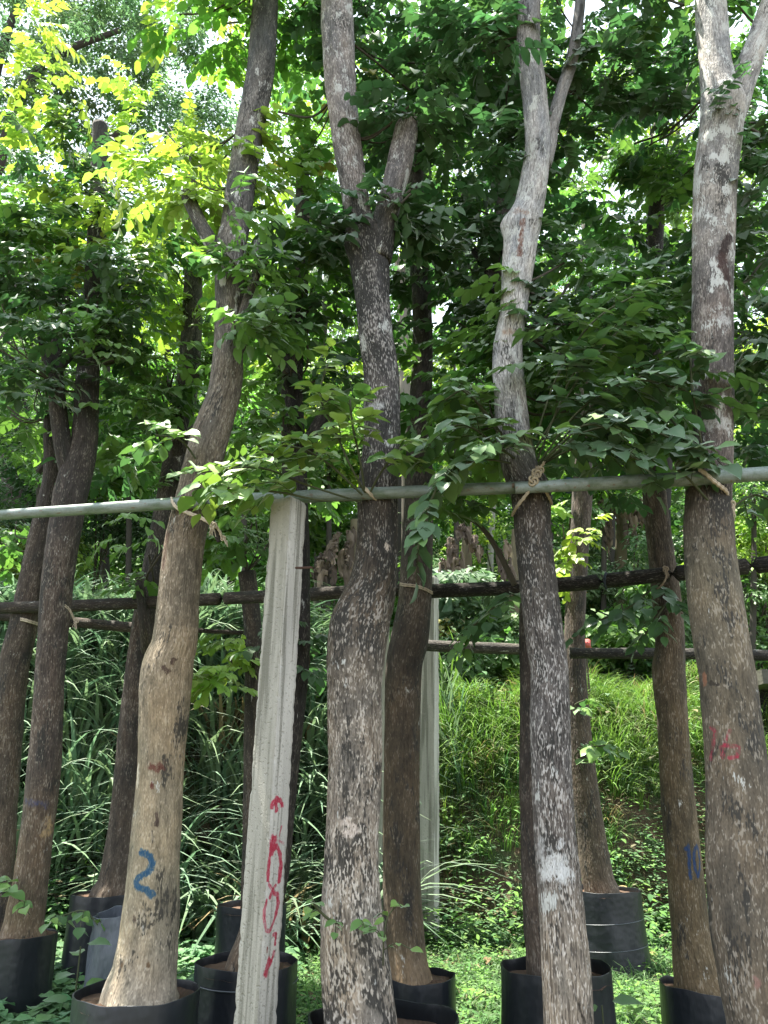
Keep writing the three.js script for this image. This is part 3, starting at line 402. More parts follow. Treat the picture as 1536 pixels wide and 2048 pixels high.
rail('brown pole sloping down to the leaning tree at left', [[-60, 1226, 20, 6.75], [0, 1231, 20, 6.7], [140, 1244, 20, 6.65], [285, 1257, 21, 6.62]], DK(.1, [.07, .055, .045]), 23);
rail('thin brown pole between the blue 2 tree and the concrete post', [[380, 1260, 9, 6.8], [450, 1264, 9, 6.8], [530, 1268, 8, 6.8]], DK(0, [.06, .045, .035]), 24);
rail('weathered pole with pale top behind the white lichen tree', [[830, 1289, 22, 7.3], [900, 1293, 23, 7.25], [1000, 1297, 22, 7.2], [1075, 1300, 20, 7.2]], DK(.3, [.09, .08, .07]), 25);
rail('black pole running to the right edge above the bank', [[1140, 1306, 22, 7.0], [1250, 1307, 22, 6.95], [1380, 1308, 22, 6.9], [1536, 1311, 22, 6.85], [1650, 1314, 22, 6.8]], DK(.08, [.03, .027, .024]), 26);
{ const r = spine([[1024, 971, 9, 3.84], [1100, 968, 10, 3.8], [1180, 971, 9, 3.75]], .04); single('wood_batten', tubeFrom(r, 12, 31, .2), new THREE.MeshStandardMaterial({ color: lin(.14, .105, .075), roughness: .9 }), 'thin brown wood strip bound along the pipe joint', 'wood strip'); }
{ const g = new THREE.TorusGeometry(.036, .007, 8, 24); g.scale(1, 1, 2.2); g.rotateY(Math.PI / 2); const c = P(1137, 971, 3.8); g.translate(c.x, c.y, c.z); single('binding_band', g, new THREE.MeshStandardMaterial({ color: lin(.02, .045, .085), roughness: .7 }), 'dark blue binding wound round the pipe joint', 'binding'); }
single('brace_stick', tubeFrom(spine([[392, 962, 13, 4.06], [404, 1005, 15, 4.08], [420, 1040, 15, 4.1], [441, 1082, 14, 4.13]], .03), 12, 33, .15), trees.K.mat, 'short brown stick wedged in the rope on the blue 2 tree', 'stick');
const ropeMat = new THREE.MeshStandardMaterial({ color: lin(.44, .37, .28), roughness: 1 }), ropeDark = new THREE.MeshStandardMaterial({ color: lin(.20, .16, .11), roughness: 1 });
function rope(label, strands, knots = [], r = 0.006, mat = ropeMat) {
  const c0 = P(...strands[0][0]); const root = thing('tie_rope', label, 'rope', c0);
  for (const s of strands) for (const o of s.double === false ? [0] : [-1, 1]) {
    const pts = s.map(([x, y, Z]) => P(x, y + o * 1.8, Z)); const curve = new THREE.CatmullRomCurve3(pts), n = Math.max(20, Math.ceil(curve.getLength() / .006)), g = new THREE.TubeGeometry(curve, n, r, 7), p = g.attributes.position;
    for (let i = 0; i <= n; i++) for (let k = 0; k <= 7; k++) { const q = i * 8 + k, t = 1 + .22 * Math.sin(k / 7 * 6.283 * 2 + i * 1.1), c = curve.getPointAt(i / n); p.setXYZ(q, c.x + (p.getX(q) - c.x) * t, c.y + (p.getY(q) - c.y) * t, c.z + (p.getZ(q) - c.z) * t); }
    g.computeVertexNormals(); part('strand', g, mat, root);
  }
  for (const [x, y, Z, s, tail] of knots) {
    const c = P(x, y, Z), g = new THREE.TorusKnotGeometry(s, s * .36, 90, 8, 2, 3); g.scale(1, 1.1, .8); g.translate(c.x, c.y, c.z); part('knot', g, mat, root);
    const fr = []; const rr = rng(x); for (let k = 0; k < 9; k++) { const d = V((rr() - .5) * .8 + (tail ? tail[0] : 0), (tail ? tail[1] : -1) + (rr() - .5) * .5, (rr() - .3) * .5).normalize(), l = .03 + .03 * rr(); fr.push(new THREE.TubeGeometry(new THREE.CatmullRomCurve3([c.clone(), c.clone().addScaledVector(d, l * .5), c.clone().addScaledVector(d, l).add(V(0, -.006, 0))]), 5, .0022, 4)); }
    part('frayed_end', mergeGeometries(fr), mat, root);
  }
}
rope('pale rope sloping over the pipe on the blue 2 tree', [[[343, 997, 4.14], [345, 1004, 4.1], [352, 1014, 4.09], [372, 1024, 4.1], [395, 1033, 4.1], [412, 1041, 4.08], [425, 1050, 4.1]], [[425, 1047, 4.08], [437, 1058, 4.09], [443, 1072, 4.1]]], [[426, 1051, 4.07, .013], [446, 1076, 4.1, .009, [.6, -.6]]]);
rope('thin rope over the pipe on the burled tree', [[[725, 978, 3.99], [728, 975, 3.95], [737, 984, 3.94], [748, 995, 3.98], [756, 1000, 4.03]]]);
rope('twisted straw rope knotted above the pipe on the white lichen tree', [[[1066, 966, 3.78], [1052, 990, 3.79], [1036, 1010, 3.82], [1024, 1030, 3.93]], [[1076, 962, 3.80], [1092, 984, 3.84], [1104, 1008, 3.95]]], [[1066, 962, 3.76, .016, [.3, 1]], [1072, 948, 3.79, .016, [.3, 1]], [1080, 940, 3.8, .013, [.4, 1]]], .006, new THREE.MeshStandardMaterial({ color: lin(.30, .25, .17), roughness: 1 }));
rope('pale rope round pipe and trunk of the red-marked tree', [[[1398, 938, 3.66], [1410, 946, 3.645], [1425, 960, 3.65], [1440, 972, 3.68], [1452, 982, 3.72], [1457, 996, 3.78]]], [[1462, 1008, 3.76, .014, [0, -1]], [1464, 1018, 3.76, .01, [0, -1]]], .0075);
rope('pale doubled rope tying the slim lichen tree to its rail', [[[800, 1168, 5.1], [810, 1170, 5.08], [830, 1172, 5.07], [850, 1178, 5.08], [865, 1186, 5.14]]], [], .005);
rope('pale rope tying the forked left tree to its rail', [[[80, 1201, 5.66], [92, 1201, 5.6], [110, 1205, 5.58], [128, 1211, 5.59], [138, 1219, 5.64], [148, 1238, 5.7]]], [[152, 1242, 5.7, .012]], .006);
rope('pale rope tying the left edge tree to its pole', [[[33, 1238, 6.35], [45, 1239, 6.28], [60, 1243, 6.28], [76, 1248, 6.35]]], [], .006);
rope('dark loop hanging from the spliced rail on the blue 10 tree', [Object.assign([[1326, 1134, 4.95], [1333, 1142, 4.93], [1331, 1158, 4.92], [1322, 1172, 4.95], [1312, 1178, 5.02]], { double: false })], [[1331, 1138, 4.92, .012]], .006, ropeDark);
rope('dark cord wound round the spliced rail left of the blue 10 tree', [Object.assign([[1212, 1146, 5.2], [1210, 1152, 5.16], [1209, 1165, 5.15], [1212, 1177, 5.19]], { double: false })], [], .008, new THREE.MeshStandardMaterial({ color: lin(.03, .04, .05), roughness: .9 }));

// ---------------------------------------------------------------- leaves
function leafParts(len, w, fold = 0.25, droop = 0.12, fine = true) { // along +x, face up +y; a fold along the midrib and a drooping tip
  const st = fine === 1 ? [[0, 0], [0.2, 0.45], [0.5, 0.53], [0.8, 0.33], [1, 0]] : fine ? [[0, 0], [0.1, 0.36], [0.3, 0.54], [0.55, 0.52], [0.77, 0.31], [0.89, 0.11], [1, 0]] : [[0, 0], [0.4, 0.5], [1, 0]];
  const pos = [], idx = [];
  st.forEach(([t, k]) => { const y = -droop * len * t * t, h = k * w * fold, v = fine && fine !== 1 ? .05 * w * Math.sin(t * 17) : 0; pos.push(t * len, y, 0, t * len, y + h + v, k * w * 0.97, t * len, y + h - v, -k * w * 0.97); });
  for (let i = 0; i < st.length - 1; i++) { const a = i * 3, b = a + 3; if (i === 0) idx.push(a, b + 1, b, a, b, b + 2); else if (i === st.length - 2) idx.push(a, a + 1, b, a, b, a + 2); else idx.push(a, a + 1, b, a + 1, b + 1, b, a, b, a + 2, a + 2, b, b + 2); }
  return { pos, idx };
}
function leafGeo(...a) { const { pos, idx } = leafParts(...a); return geom(pos, idx); }
let TRIS = 0; const BUDGET = [];
function orient(p, d, n, s = 1) { const x = d.clone().normalize(), z = new THREE.Vector3().crossVectors(x, n).normalize(), y = new THREE.Vector3().crossVectors(z, x); return new THREE.Matrix4().makeBasis(x.multiplyScalar(s), y.multiplyScalar(s), z.multiplyScalar(s)).setPosition(p); }
function sprayGeo(seed, n, L, w, rach, fine) { // a compound leaf: thin stalk with alternate leaflets
  const r = rng(seed), gs = [];
  const at = t => V(rach * t, -0.16 * rach * t * t, 0.02 * Math.sin(t * 4 + seed));
  const pos = [], idx = []; for (let k = 0; k <= 4; k++) { const c = at(k / 4), q = 0.0022; pos.push(c.x, c.y, c.z - q, c.x, c.y, c.z + q); if (k < 4) idx.push(k * 2, k * 2 + 1, k * 2 + 2, k * 2 + 1, k * 2 + 3, k * 2 + 2); } gs.push(geom(pos, idx));
  for (let k = 0; k < n; k++) {
    const term = k === n - 1, t = term ? 1 : 0.14 + 0.82 * k / (n - 1), side = k % 2 ? 1 : -1, c = at(t);
    const d = term ? V(1, -0.3, (r() - .5) * .3) : V(0.55 + 0.3 * r(), -0.15 - 0.45 * r(), side * (0.8 + .2 * r())), nn = V((r() - .5) * .7, 1, (r() - .5) * .8);
    const s = (0.75 + 0.4 * r()) * (t < 0.3 ? 0.8 : 1), g = leafGeo(L, w, 0.15 + 0.35 * r(), 0.05 + 0.25 * r(), fine); g.applyMatrix4(orient(c, d, nn, s)); gs.push(g);
  }
  const g = mergeGeometries(gs); return g;
}
const SPRAY = [sprayGeo(1, 8, .10, .064, .25, 1), sprayGeo(2, 7, .105, .07, .22, 1), sprayGeo(3, 9, .095, .06, .27, 1)];
function clumpGeo(seed, n, L, w, R, flat = 0.7) { const r = rng(seed), gs = []; for (let k = 0; k < n; k++) { const a = r() * 6.283, q = Math.sqrt(r()) * R, c = V(Math.cos(a) * q, (r() - .5) * R * flat, Math.sin(a) * q), d = V(Math.cos(a) + (r() - .5) * 1.2, -0.3 - .5 * r(), Math.sin(a) + (r() - .5) * 1.2), g = leafGeo(L, w, .2 + .2 * r(), .15 * r(), false); g.applyMatrix4(orient(c, d, V((r() - .5) * .9, 1, (r() - .5) * .9), .7 + .6 * r())); gs.push(g); } return mergeGeometries(gs); }
const CLUMP = [clumpGeo(5, 18, .13, .075, .3), clumpGeo(6, 22, .10, .05, .3), clumpGeo(7, 34, .055, .022, .26), clumpGeo(8, 16, .20, .12, .32)];
const leafMat = (c, tr = 0.5, coat = 0.25) => new THREE.MeshPhysicalMaterial({ color: c, roughness: 0.92, transmission: tr, thickness: 0, side: THREE.DoubleSide, clearcoat: coat, clearcoatRoughness: 0.3, specularIntensity: 0.7 });
const foliage = leafMat(lin(1, 1, 1), 0.58, 0.45), foliageFar = leafMat(lin(1, 1, 1), 0.62, 0.08);
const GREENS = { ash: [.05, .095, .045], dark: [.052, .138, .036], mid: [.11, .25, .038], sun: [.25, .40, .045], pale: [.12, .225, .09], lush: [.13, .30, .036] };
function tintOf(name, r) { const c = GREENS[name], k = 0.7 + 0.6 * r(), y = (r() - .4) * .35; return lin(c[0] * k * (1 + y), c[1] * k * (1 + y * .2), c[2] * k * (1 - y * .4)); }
const bakedMats = new Map();
function bakedMat(m) { if (!bakedMats.has(m)) { const c = m.clone(); c.vertexColors = true; bakedMats.set(m, c); } return bakedMats.get(m); }
// many copies of one leafy shape, joined into a single mesh with a tint for each copy
function instanced(name, geo, mat, list, root, kind = 'stuff') {
  const sp = geo.attributes.position.array, si = geo.index.array, sn = geo.attributes.normal.array, nv = sp.length / 3, ni = si.length, n = list.length;
  const P3 = new Float32Array(n * nv * 3), N3 = new Float32Array(n * nv * 3), C3 = new Float32Array(n * nv * 3), I = new Uint32Array(n * ni);
  list.forEach(([M, c], k) => {
    const e = M.elements;
    for (let v = 0; v < nv; v++) { const o = (k * nv + v) * 3, x = sp[v * 3], y = sp[v * 3 + 1], z = sp[v * 3 + 2], a = sn[v * 3], b = sn[v * 3 + 1], d = sn[v * 3 + 2];
      P3[o] = e[0] * x + e[4] * y + e[8] * z + e[12]; P3[o + 1] = e[1] * x + e[5] * y + e[9] * z + e[13]; P3[o + 2] = e[2] * x + e[6] * y + e[10] * z + e[14];
      const nx = e[0] * a + e[4] * b + e[8] * d, ny = e[1] * a + e[5] * b + e[9] * d, nz = e[2] * a + e[6] * b + e[10] * d, l = 1 / Math.hypot(nx, ny, nz); N3[o] = nx * l; N3[o + 1] = ny * l; N3[o + 2] = nz * l;
      C3[o] = c.r; C3[o + 1] = c.g; C3[o + 2] = c.b; }
    for (let v = 0; v < ni; v++) I[k * ni + v] = si[v] + k * nv;
  });
  const g = new THREE.BufferGeometry(); g.setAttribute('position', new THREE.BufferAttribute(P3, 3)); g.setAttribute('normal', new THREE.BufferAttribute(N3, 3)); g.setAttribute('color', new THREE.BufferAttribute(C3, 3)); g.setIndex(new THREE.BufferAttribute(I, 1));
  TRIS += n * ni / 3; BUDGET.push([name, root ? root.name : '', n, Math.round(n * ni / 3)]);
  const m = shade(new THREE.Mesh(g, bakedMat(mat))); m.name = root ? name : numbered(name); if (kind) m.userData.kind = kind;
  if (root && root.isGroup) m.position.copy(root.position).negate();
  (root || scene).add(m); return m;
}
function scattered(name, geo, mat, list) {
  const m = new THREE.InstancedMesh(geo, mat, list.length); m.name = numbered(name); m.castShadow = m.receiveShadow = true; m.userData.kind = 'stuff';
  list.forEach(([M, c], i) => { m.setMatrixAt(i, M); m.setColorAt(i, c); }); m.instanceMatrix.needsUpdate = true; scene.add(m); return m;
}
// lobes of leaves: [px, py, Z, half width px, half height px, half depth m, count, tint]
function lobes(list, seed, size = 1, droop = 0.45) {
  const r = rng(seed), out = [];
  for (const [px, py, Z, rx, ry, rz, n, tint] of list) {
    const c = P(px, py, Z), ax = metres(rx, py, Z), ay = metres(ry, py, Z);
    // a lobe is made of twig ends, each with a handful of leaves round it
    const ends = Math.max(2, Math.round(n / 7));
    for (let e = 0; e < ends; e++) {
      const gs = () => (r() + r() + r() + r() - 2) * 1.05, u = V(gs(), gs() * 1.1, gs());
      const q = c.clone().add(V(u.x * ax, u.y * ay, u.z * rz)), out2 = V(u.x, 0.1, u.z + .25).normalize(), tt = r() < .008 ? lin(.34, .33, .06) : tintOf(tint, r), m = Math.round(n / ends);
      for (let k = 0; k < m; k++) {
        const a = r() * 6.283, d = V(Math.cos(a), -droop * r() - .05, Math.sin(a)).addScaledVector(out2, .8).normalize(), s = size * (.55 + .75 * r());
        const p = q.clone().add(V((r() - .5) * .26, (r() - .5) * .24, (r() - .5) * .26));
        const col = tt.clone().multiplyScalar(.8 + .4 * r());
        out.push([orient(p, d, V((r() - .5) * .9, 1, (r() - .5) * .9 + .2), s), col]);
      }
    }
  }
  return out;
}
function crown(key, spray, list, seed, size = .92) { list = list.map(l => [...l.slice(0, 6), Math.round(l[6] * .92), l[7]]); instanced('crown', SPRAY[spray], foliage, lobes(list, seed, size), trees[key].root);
  // sprouting shoots that carry the lobes
  const t = trees[key], r = rng(seed + 1);
  for (const [px, py, Z, rx, ry] of list.slice(0, 8)) {
    const c = P(px, py, Z); let best = t.rings[0]; for (const g of t.rings) { const dy = c.y - g.c.y; if (dy > 0.05 && g.c.distanceTo(c) < best.c.distanceTo(c)) best = g; }
    if (best.c.distanceTo(c) > 2.6) continue;
    const gs = []; for (let k = 0; k < 3; k++) { const e = c.clone().add(V((r() - .5) * metres(rx, py, Z) * 1.3, (r() - .2) * metres(ry, py, Z), (r() - .5) * .4)), m = best.c.clone().lerp(e, .5).add(V((r() - .5) * .15, -.08, (r() - .5) * .15)); gs.push(new THREE.TubeGeometry(new THREE.CatmullRomCurve3([best.c.clone(), m, e]), 10, .006 + .004 * r(), 5)); }
    part('shoot', mergeGeometries(gs), twigMat, t.root);
  }
}
const twigMat = new THREE.MeshStandardMaterial({ color: lin(.055, .048, .032), roughness: .95 });
//__CROWNS__
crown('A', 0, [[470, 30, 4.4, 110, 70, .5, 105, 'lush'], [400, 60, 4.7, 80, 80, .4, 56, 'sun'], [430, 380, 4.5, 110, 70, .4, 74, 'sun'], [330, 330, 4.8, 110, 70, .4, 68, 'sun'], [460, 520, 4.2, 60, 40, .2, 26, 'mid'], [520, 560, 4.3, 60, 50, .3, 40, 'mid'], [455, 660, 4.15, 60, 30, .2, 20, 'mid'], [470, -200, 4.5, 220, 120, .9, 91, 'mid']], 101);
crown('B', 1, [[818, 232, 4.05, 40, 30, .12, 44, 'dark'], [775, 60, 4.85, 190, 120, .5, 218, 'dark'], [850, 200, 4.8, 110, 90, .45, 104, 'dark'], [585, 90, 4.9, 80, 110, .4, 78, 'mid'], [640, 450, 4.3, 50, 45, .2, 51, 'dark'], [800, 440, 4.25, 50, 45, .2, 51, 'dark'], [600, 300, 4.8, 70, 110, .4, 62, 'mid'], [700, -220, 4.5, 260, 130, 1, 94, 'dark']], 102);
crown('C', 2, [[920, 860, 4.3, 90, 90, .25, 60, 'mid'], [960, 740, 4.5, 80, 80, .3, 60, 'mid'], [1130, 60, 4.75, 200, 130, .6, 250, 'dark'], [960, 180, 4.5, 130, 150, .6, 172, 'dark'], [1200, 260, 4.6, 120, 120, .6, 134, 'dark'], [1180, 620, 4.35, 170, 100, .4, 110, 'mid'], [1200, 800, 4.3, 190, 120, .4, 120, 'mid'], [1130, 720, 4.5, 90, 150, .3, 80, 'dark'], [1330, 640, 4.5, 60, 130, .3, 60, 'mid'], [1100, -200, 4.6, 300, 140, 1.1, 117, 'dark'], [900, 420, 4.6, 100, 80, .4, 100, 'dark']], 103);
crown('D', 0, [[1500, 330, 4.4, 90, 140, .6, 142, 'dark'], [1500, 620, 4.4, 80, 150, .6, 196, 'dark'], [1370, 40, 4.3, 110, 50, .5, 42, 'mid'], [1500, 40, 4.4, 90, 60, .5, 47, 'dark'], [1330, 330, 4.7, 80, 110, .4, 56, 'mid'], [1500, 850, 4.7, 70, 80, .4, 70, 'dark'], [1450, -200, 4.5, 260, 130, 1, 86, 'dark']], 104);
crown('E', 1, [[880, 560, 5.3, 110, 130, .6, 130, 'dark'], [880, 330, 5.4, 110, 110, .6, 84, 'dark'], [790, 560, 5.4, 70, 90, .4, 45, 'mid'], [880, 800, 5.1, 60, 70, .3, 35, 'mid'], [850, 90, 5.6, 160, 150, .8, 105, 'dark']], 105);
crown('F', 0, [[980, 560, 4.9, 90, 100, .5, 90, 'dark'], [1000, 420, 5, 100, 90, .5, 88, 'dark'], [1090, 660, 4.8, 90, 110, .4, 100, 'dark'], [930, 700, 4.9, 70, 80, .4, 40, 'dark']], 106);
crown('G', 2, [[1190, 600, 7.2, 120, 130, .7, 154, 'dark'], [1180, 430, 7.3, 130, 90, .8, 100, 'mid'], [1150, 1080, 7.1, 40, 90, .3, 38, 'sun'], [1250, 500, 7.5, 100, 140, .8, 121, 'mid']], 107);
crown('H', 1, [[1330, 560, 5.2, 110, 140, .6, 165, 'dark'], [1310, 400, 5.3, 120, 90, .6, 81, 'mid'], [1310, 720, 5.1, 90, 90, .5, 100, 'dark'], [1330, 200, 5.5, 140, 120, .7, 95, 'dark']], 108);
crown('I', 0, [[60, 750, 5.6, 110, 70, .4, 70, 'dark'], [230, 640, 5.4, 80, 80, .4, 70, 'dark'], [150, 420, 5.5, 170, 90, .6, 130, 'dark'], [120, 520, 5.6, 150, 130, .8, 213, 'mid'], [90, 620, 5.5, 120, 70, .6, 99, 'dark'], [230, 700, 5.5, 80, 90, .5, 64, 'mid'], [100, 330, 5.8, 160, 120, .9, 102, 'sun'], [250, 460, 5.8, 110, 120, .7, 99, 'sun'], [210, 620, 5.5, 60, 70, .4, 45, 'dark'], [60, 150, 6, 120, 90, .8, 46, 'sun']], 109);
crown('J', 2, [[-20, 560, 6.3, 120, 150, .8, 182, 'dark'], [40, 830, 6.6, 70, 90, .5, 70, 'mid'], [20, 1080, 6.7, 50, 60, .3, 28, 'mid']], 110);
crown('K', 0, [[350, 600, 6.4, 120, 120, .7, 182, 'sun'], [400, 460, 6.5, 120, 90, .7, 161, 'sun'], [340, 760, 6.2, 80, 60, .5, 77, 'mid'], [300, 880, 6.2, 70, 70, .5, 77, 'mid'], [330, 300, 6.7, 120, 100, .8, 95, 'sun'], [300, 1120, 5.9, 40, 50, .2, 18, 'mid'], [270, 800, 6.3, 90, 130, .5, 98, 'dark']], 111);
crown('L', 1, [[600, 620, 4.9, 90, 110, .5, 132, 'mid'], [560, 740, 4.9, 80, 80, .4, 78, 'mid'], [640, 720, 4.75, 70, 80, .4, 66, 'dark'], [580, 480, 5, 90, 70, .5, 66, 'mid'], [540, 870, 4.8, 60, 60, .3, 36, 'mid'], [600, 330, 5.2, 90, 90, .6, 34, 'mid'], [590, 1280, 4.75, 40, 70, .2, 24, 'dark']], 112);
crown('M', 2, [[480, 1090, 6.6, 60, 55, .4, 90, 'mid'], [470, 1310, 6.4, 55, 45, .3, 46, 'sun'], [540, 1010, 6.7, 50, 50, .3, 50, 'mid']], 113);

// low shoots with leaves one can pick out: each leaf a mesh of its own
const LEAF = [leafGeo(.108, .07, .22, .12), leafGeo(.108, .074, .35, .2), leafGeo(.108, .064, .12, .28)];
const nearLeaf = [[.062, .155, .04], [.10, .22, .04], [.155, .29, .042], [.055, .135, .046], [.21, .33, .045]].map(c => leafMat(lin(...c), .45, .7));
const shootMat = new THREE.MeshStandardMaterial({ color: lin(.05, .06, .025), roughness: .9 });
const twigRng = rng(555), leafCount = {};
function shoot(key, pts, n, opt = {}) {
  const r = twigRng, root = key.root ? key.root : trees[key].root, curve = new THREE.CatmullRomCurve3(pts.map(p => P(...p))), gs = [new THREE.TubeGeometry(curve, 20, opt.r || .006, 6)], leaves = [], size = opt.size || 1, tint = opt.tint || [0, 1, 1, 3];
  const t0 = opt.from ?? .3;
  for (let k = 0; k < n; k++) {
    const t = t0 + (1 - t0) * (k + .6 * r()) / n, q = curve.getPointAt(Math.min(.999, t)), d = curve.getTangentAt(Math.min(.999, t)), side = (k % 2 ? 1 : -1), hor = new THREE.Vector3().crossVectors(d, V(0, 1, 0)).normalize();
    const e = d.clone().multiplyScalar(.5 + .4 * r()).addScaledVector(hor, side * (.5 + .5 * r())).add(V(0, .15 - .5 * r(), .25 * r())).normalize(), L = (.14 + .12 * r()) * size, m = opt.leaflets || (6 + Math.floor(3 * r()));
    const rc = new THREE.CatmullRomCurve3([q, q.clone().addScaledVector(e, L * .5).add(V(0, .01, 0)), q.clone().addScaledVector(e, L).add(V(0, -.05 * size * (opt.hang || 1), 0))]);
    gs.push(new THREE.TubeGeometry(rc, 6, .0022, 4));
    const ph = new THREE.Vector3().crossVectors(e, V(0, 1, 0)).normalize();
    for (let i = 0; i < m; i++) {
      const tt = i === m - 1 ? 1 : .2 + .72 * i / (m - 1), p = rc.getPointAt(tt), sd = i % 2 ? 1 : -1, dd = i === m - 1 ? e.clone().add(V(0, -.35, 0)) : e.clone().multiplyScalar(.5 + .3 * r()).addScaledVector(ph, sd * (.75 + .3 * r())).add(V(0, -.15 - .45 * r() * (opt.hang || 1), 0));
      leaves.push([orient(p, dd, V((r() - .5) * .9, .85, .35 + (r() - .5) * .9), size * (.55 + .75 * r())), Math.floor(r() * 3), tint[Math.floor(r() * tint.length)]]);
    }
  }
  const b = part('shoot', mergeGeometries(gs.map(g => { g.deleteAttribute('uv'); return g; })), shootMat, root);
  const rest = [[], [], [], [], []];
  for (const [M, g, m] of leaves) { const id = key.root ? 'x' : key; leafCount[id] = (leafCount[id] || 0) + 1; if (leafCount[id] > 295) { const c = LEAF[g].clone(); c.applyMatrix4(M); rest[m].push(c); continue; }
    const l = shade(new THREE.Mesh(LEAF[g], nearLeaf[m])); l.name = 'leaf'; l.matrixAutoUpdate = true; M.decompose(l.position, l.quaternion, l.scale); b.add(l); }
  rest.forEach((c, m) => { if (c.length) part('leaves', mergeGeometries(c), nearLeaf[m], b, 'stuff'); });
}
// burled tree: bright shoots to the left of its trunk
const BR = [2, 1, 2, 4, 4];
shoot('B', [[720, 1004, 3.98], [660, 985, 3.85], [600, 965, 3.78], [520, 935, 3.72], [400, 945, 3.7]], 9, { tint: [2, 2, 4, 1], from: .35 });
shoot('B', [[722, 1000, 3.98], [640, 1000, 3.8], [560, 985, 3.75], [440, 975, 3.74]], 6, { tint: [2, 1, 4], from: .5 });
shoot('B', [[730, 985, 3.95], [700, 930, 3.85], [670, 860, 3.8], [640, 790, 3.78], [655, 730, 3.78]], 9, { tint: BR, from: .35 });
shoot('B', [[730, 985, 3.95], [720, 920, 3.85], [705, 850, 3.78], [700, 800, 3.76]], 6, { tint: BR, from: .45 });
shoot('B', [[725, 990, 3.95], [660, 930, 3.85], [610, 900, 3.82], [560, 890, 3.8]], 7, { tint: BR, from: .4 });
shoot('B', [[740, 985, 3.95], [765, 940, 3.85], [790, 910, 3.8], [810, 890, 3.8]], 5, { tint: BR, from: .4 });
// white lichen tree: broad dark shoots over the pipe
const DKT = [0, 0, 3, 3, 1];
for (const [pts, n, t] of [
  [[[1075, 935, 3.95], [1150, 880, 3.8], [1240, 830, 3.72], [1330, 830, 3.68], [1380, 900, 3.64]], 9, DKT], [[[1075, 935, 3.95], [1150, 850, 3.85], [1220, 780, 3.8], [1320, 740, 3.8]], 9, DKT], [[[1070, 900, 3.95], [1130, 800, 3.9], [1200, 700, 3.85], [1260, 640, 3.85]], 8, [1, 2, 1, 0]], [[[1075, 935, 3.95], [1140, 900, 3.78], [1200, 890, 3.7], [1290, 925, 3.64]], 8, DKT], [[[1070, 930, 3.95], [1110, 830, 3.85], [1140, 760, 3.8], [1180, 700, 3.8]], 8, DKT], [[[1075, 930, 3.92], [1160, 820, 3.75], [1260, 760, 3.7], [1370, 780, 3.66]], 9, DKT], [[[1075, 935, 3.9], [1120, 890, 3.72], [1170, 850, 3.66], [1230, 860, 3.62]], 7, [1, 0, 2, 3]], [[[1070, 880, 3.92], [1120, 740, 3.85], [1190, 640, 3.8], [1290, 580, 3.8]], 8, [1, 2, 1, 0]], [[[1080, 930, 3.9], [1180, 860, 3.7], [1300, 860, 3.62], [1430, 930, 3.56]], 8, DKT],
  [[[1040, 925, 3.95], [980, 880, 3.8], [930, 850, 3.75], [880, 860, 3.72]], 6, [1, 0, 3]], [[[1040, 925, 3.95], [990, 850, 3.85], [950, 800, 3.8], [910, 770, 3.78]], 5, [1, 2, 0]], [[[1040, 930, 3.95], [960, 920, 3.8], [890, 950, 3.74], [850, 1040, 3.72], [835, 1100, 3.72]], 8, [3, 0, 3, 1]]]) shoot('C', pts, n, { tint: t, from: .3 });
for (const e of [[[1040, 925, 3.95], [1000, 900, 3.78], [960, 900, 3.72], [930, 920, 3.7]], [[1035, 920, 3.95], [970, 830, 3.85], [930, 780, 3.8], [890, 800, 3.78]]]) shoot('C', e, 6, { tint: [1, 0, 2, 1], from: .3 });
shoot('D', [[1415, 1000, 3.7], [1380, 960, 3.6], [1350, 930, 3.55], [1400, 900, 3.55]], 5, { tint: DKT, from: .3 });
shoot('D', [[1405, 900, 3.78], [1385, 780, 3.7], [1380, 700, 3.68]], 4, { tint: DKT, from: .3 });
shoot('H', [[1325, 1160, 5.2], [1290, 1190, 5.05], [1250, 1220, 5], [1200, 1240, 5]], 6, { tint: [3, 0, 3], from: .2 });
shoot('H', [[1340, 1200, 5.2], [1330, 1210, 5.0], [1310, 1240, 4.95], [1290, 1270, 4.95]], 4, { tint: [3, 0], from: .2 });
shoot('F', [[1065, 1180, 4.7], [1010, 1200, 4.65], [970, 1230, 4.65], [930, 1270, 4.7]], 6, { tint: [0, 3, 1], from: .2 });
shoot('A', [[455, 560, 4.18], [470, 530, 4.05], [440, 500, 4.02]], 4, { tint: [1, 2, 0], from: .4 });
shoot('A', [[470, 690, 4.18], [500, 670, 4.05], [545, 650, 4.02]], 4, { tint: [1, 0], from: .4 });
shoot('A', [[400, 930, 4.2], [360, 880, 4.1], [310, 870, 4.05]], 4, { tint: [1, 2, 0], from: .4 });
shoot('B', [[700, 1850, 3.8], [660, 1840, 3.7], [630, 1810, 3.66], [620, 1790, 3.66]], 3, { tint: [2, 1], size: .5, leaflets: 4, from: .3 });
shoot('B', [[705, 1850, 3.76], [712, 1850, 3.7], [725, 1845, 3.68]], 2, { tint: [2, 1], size: .5, leaflets: 4, from: .3 });
shoot('B', [[766, 1930, 3.72], [768, 1880, 3.66], [775, 1835, 3.66], [798, 1805, 3.66]], 4, { tint: [2, 1, 2], size: .55, leaflets: 3, from: .2, r: .003 });
shoot('I', [[60, 1830, 5.5], [30, 1790, 5.4], [10, 1770, 5.4]], 4, { tint: [2, 1], size: .8, leaflets: 5, from: .3, r: .003 });
shoot('I', [[85, 1860, 5.5], [130, 1830, 5.3], [170, 1822, 5.25], [195, 1850, 5.2]], 5, { tint: [2, 1, 0], size: .8, leaflets: 4, from: .2, r: .004 });
shoot('G', [[1165, 1540, 7.2], [1150, 1510, 7.1], [1180, 1495, 7.05], [1215, 1490, 7.0]], 6, { tint: [1, 2, 0], size: 1, from: .1 });
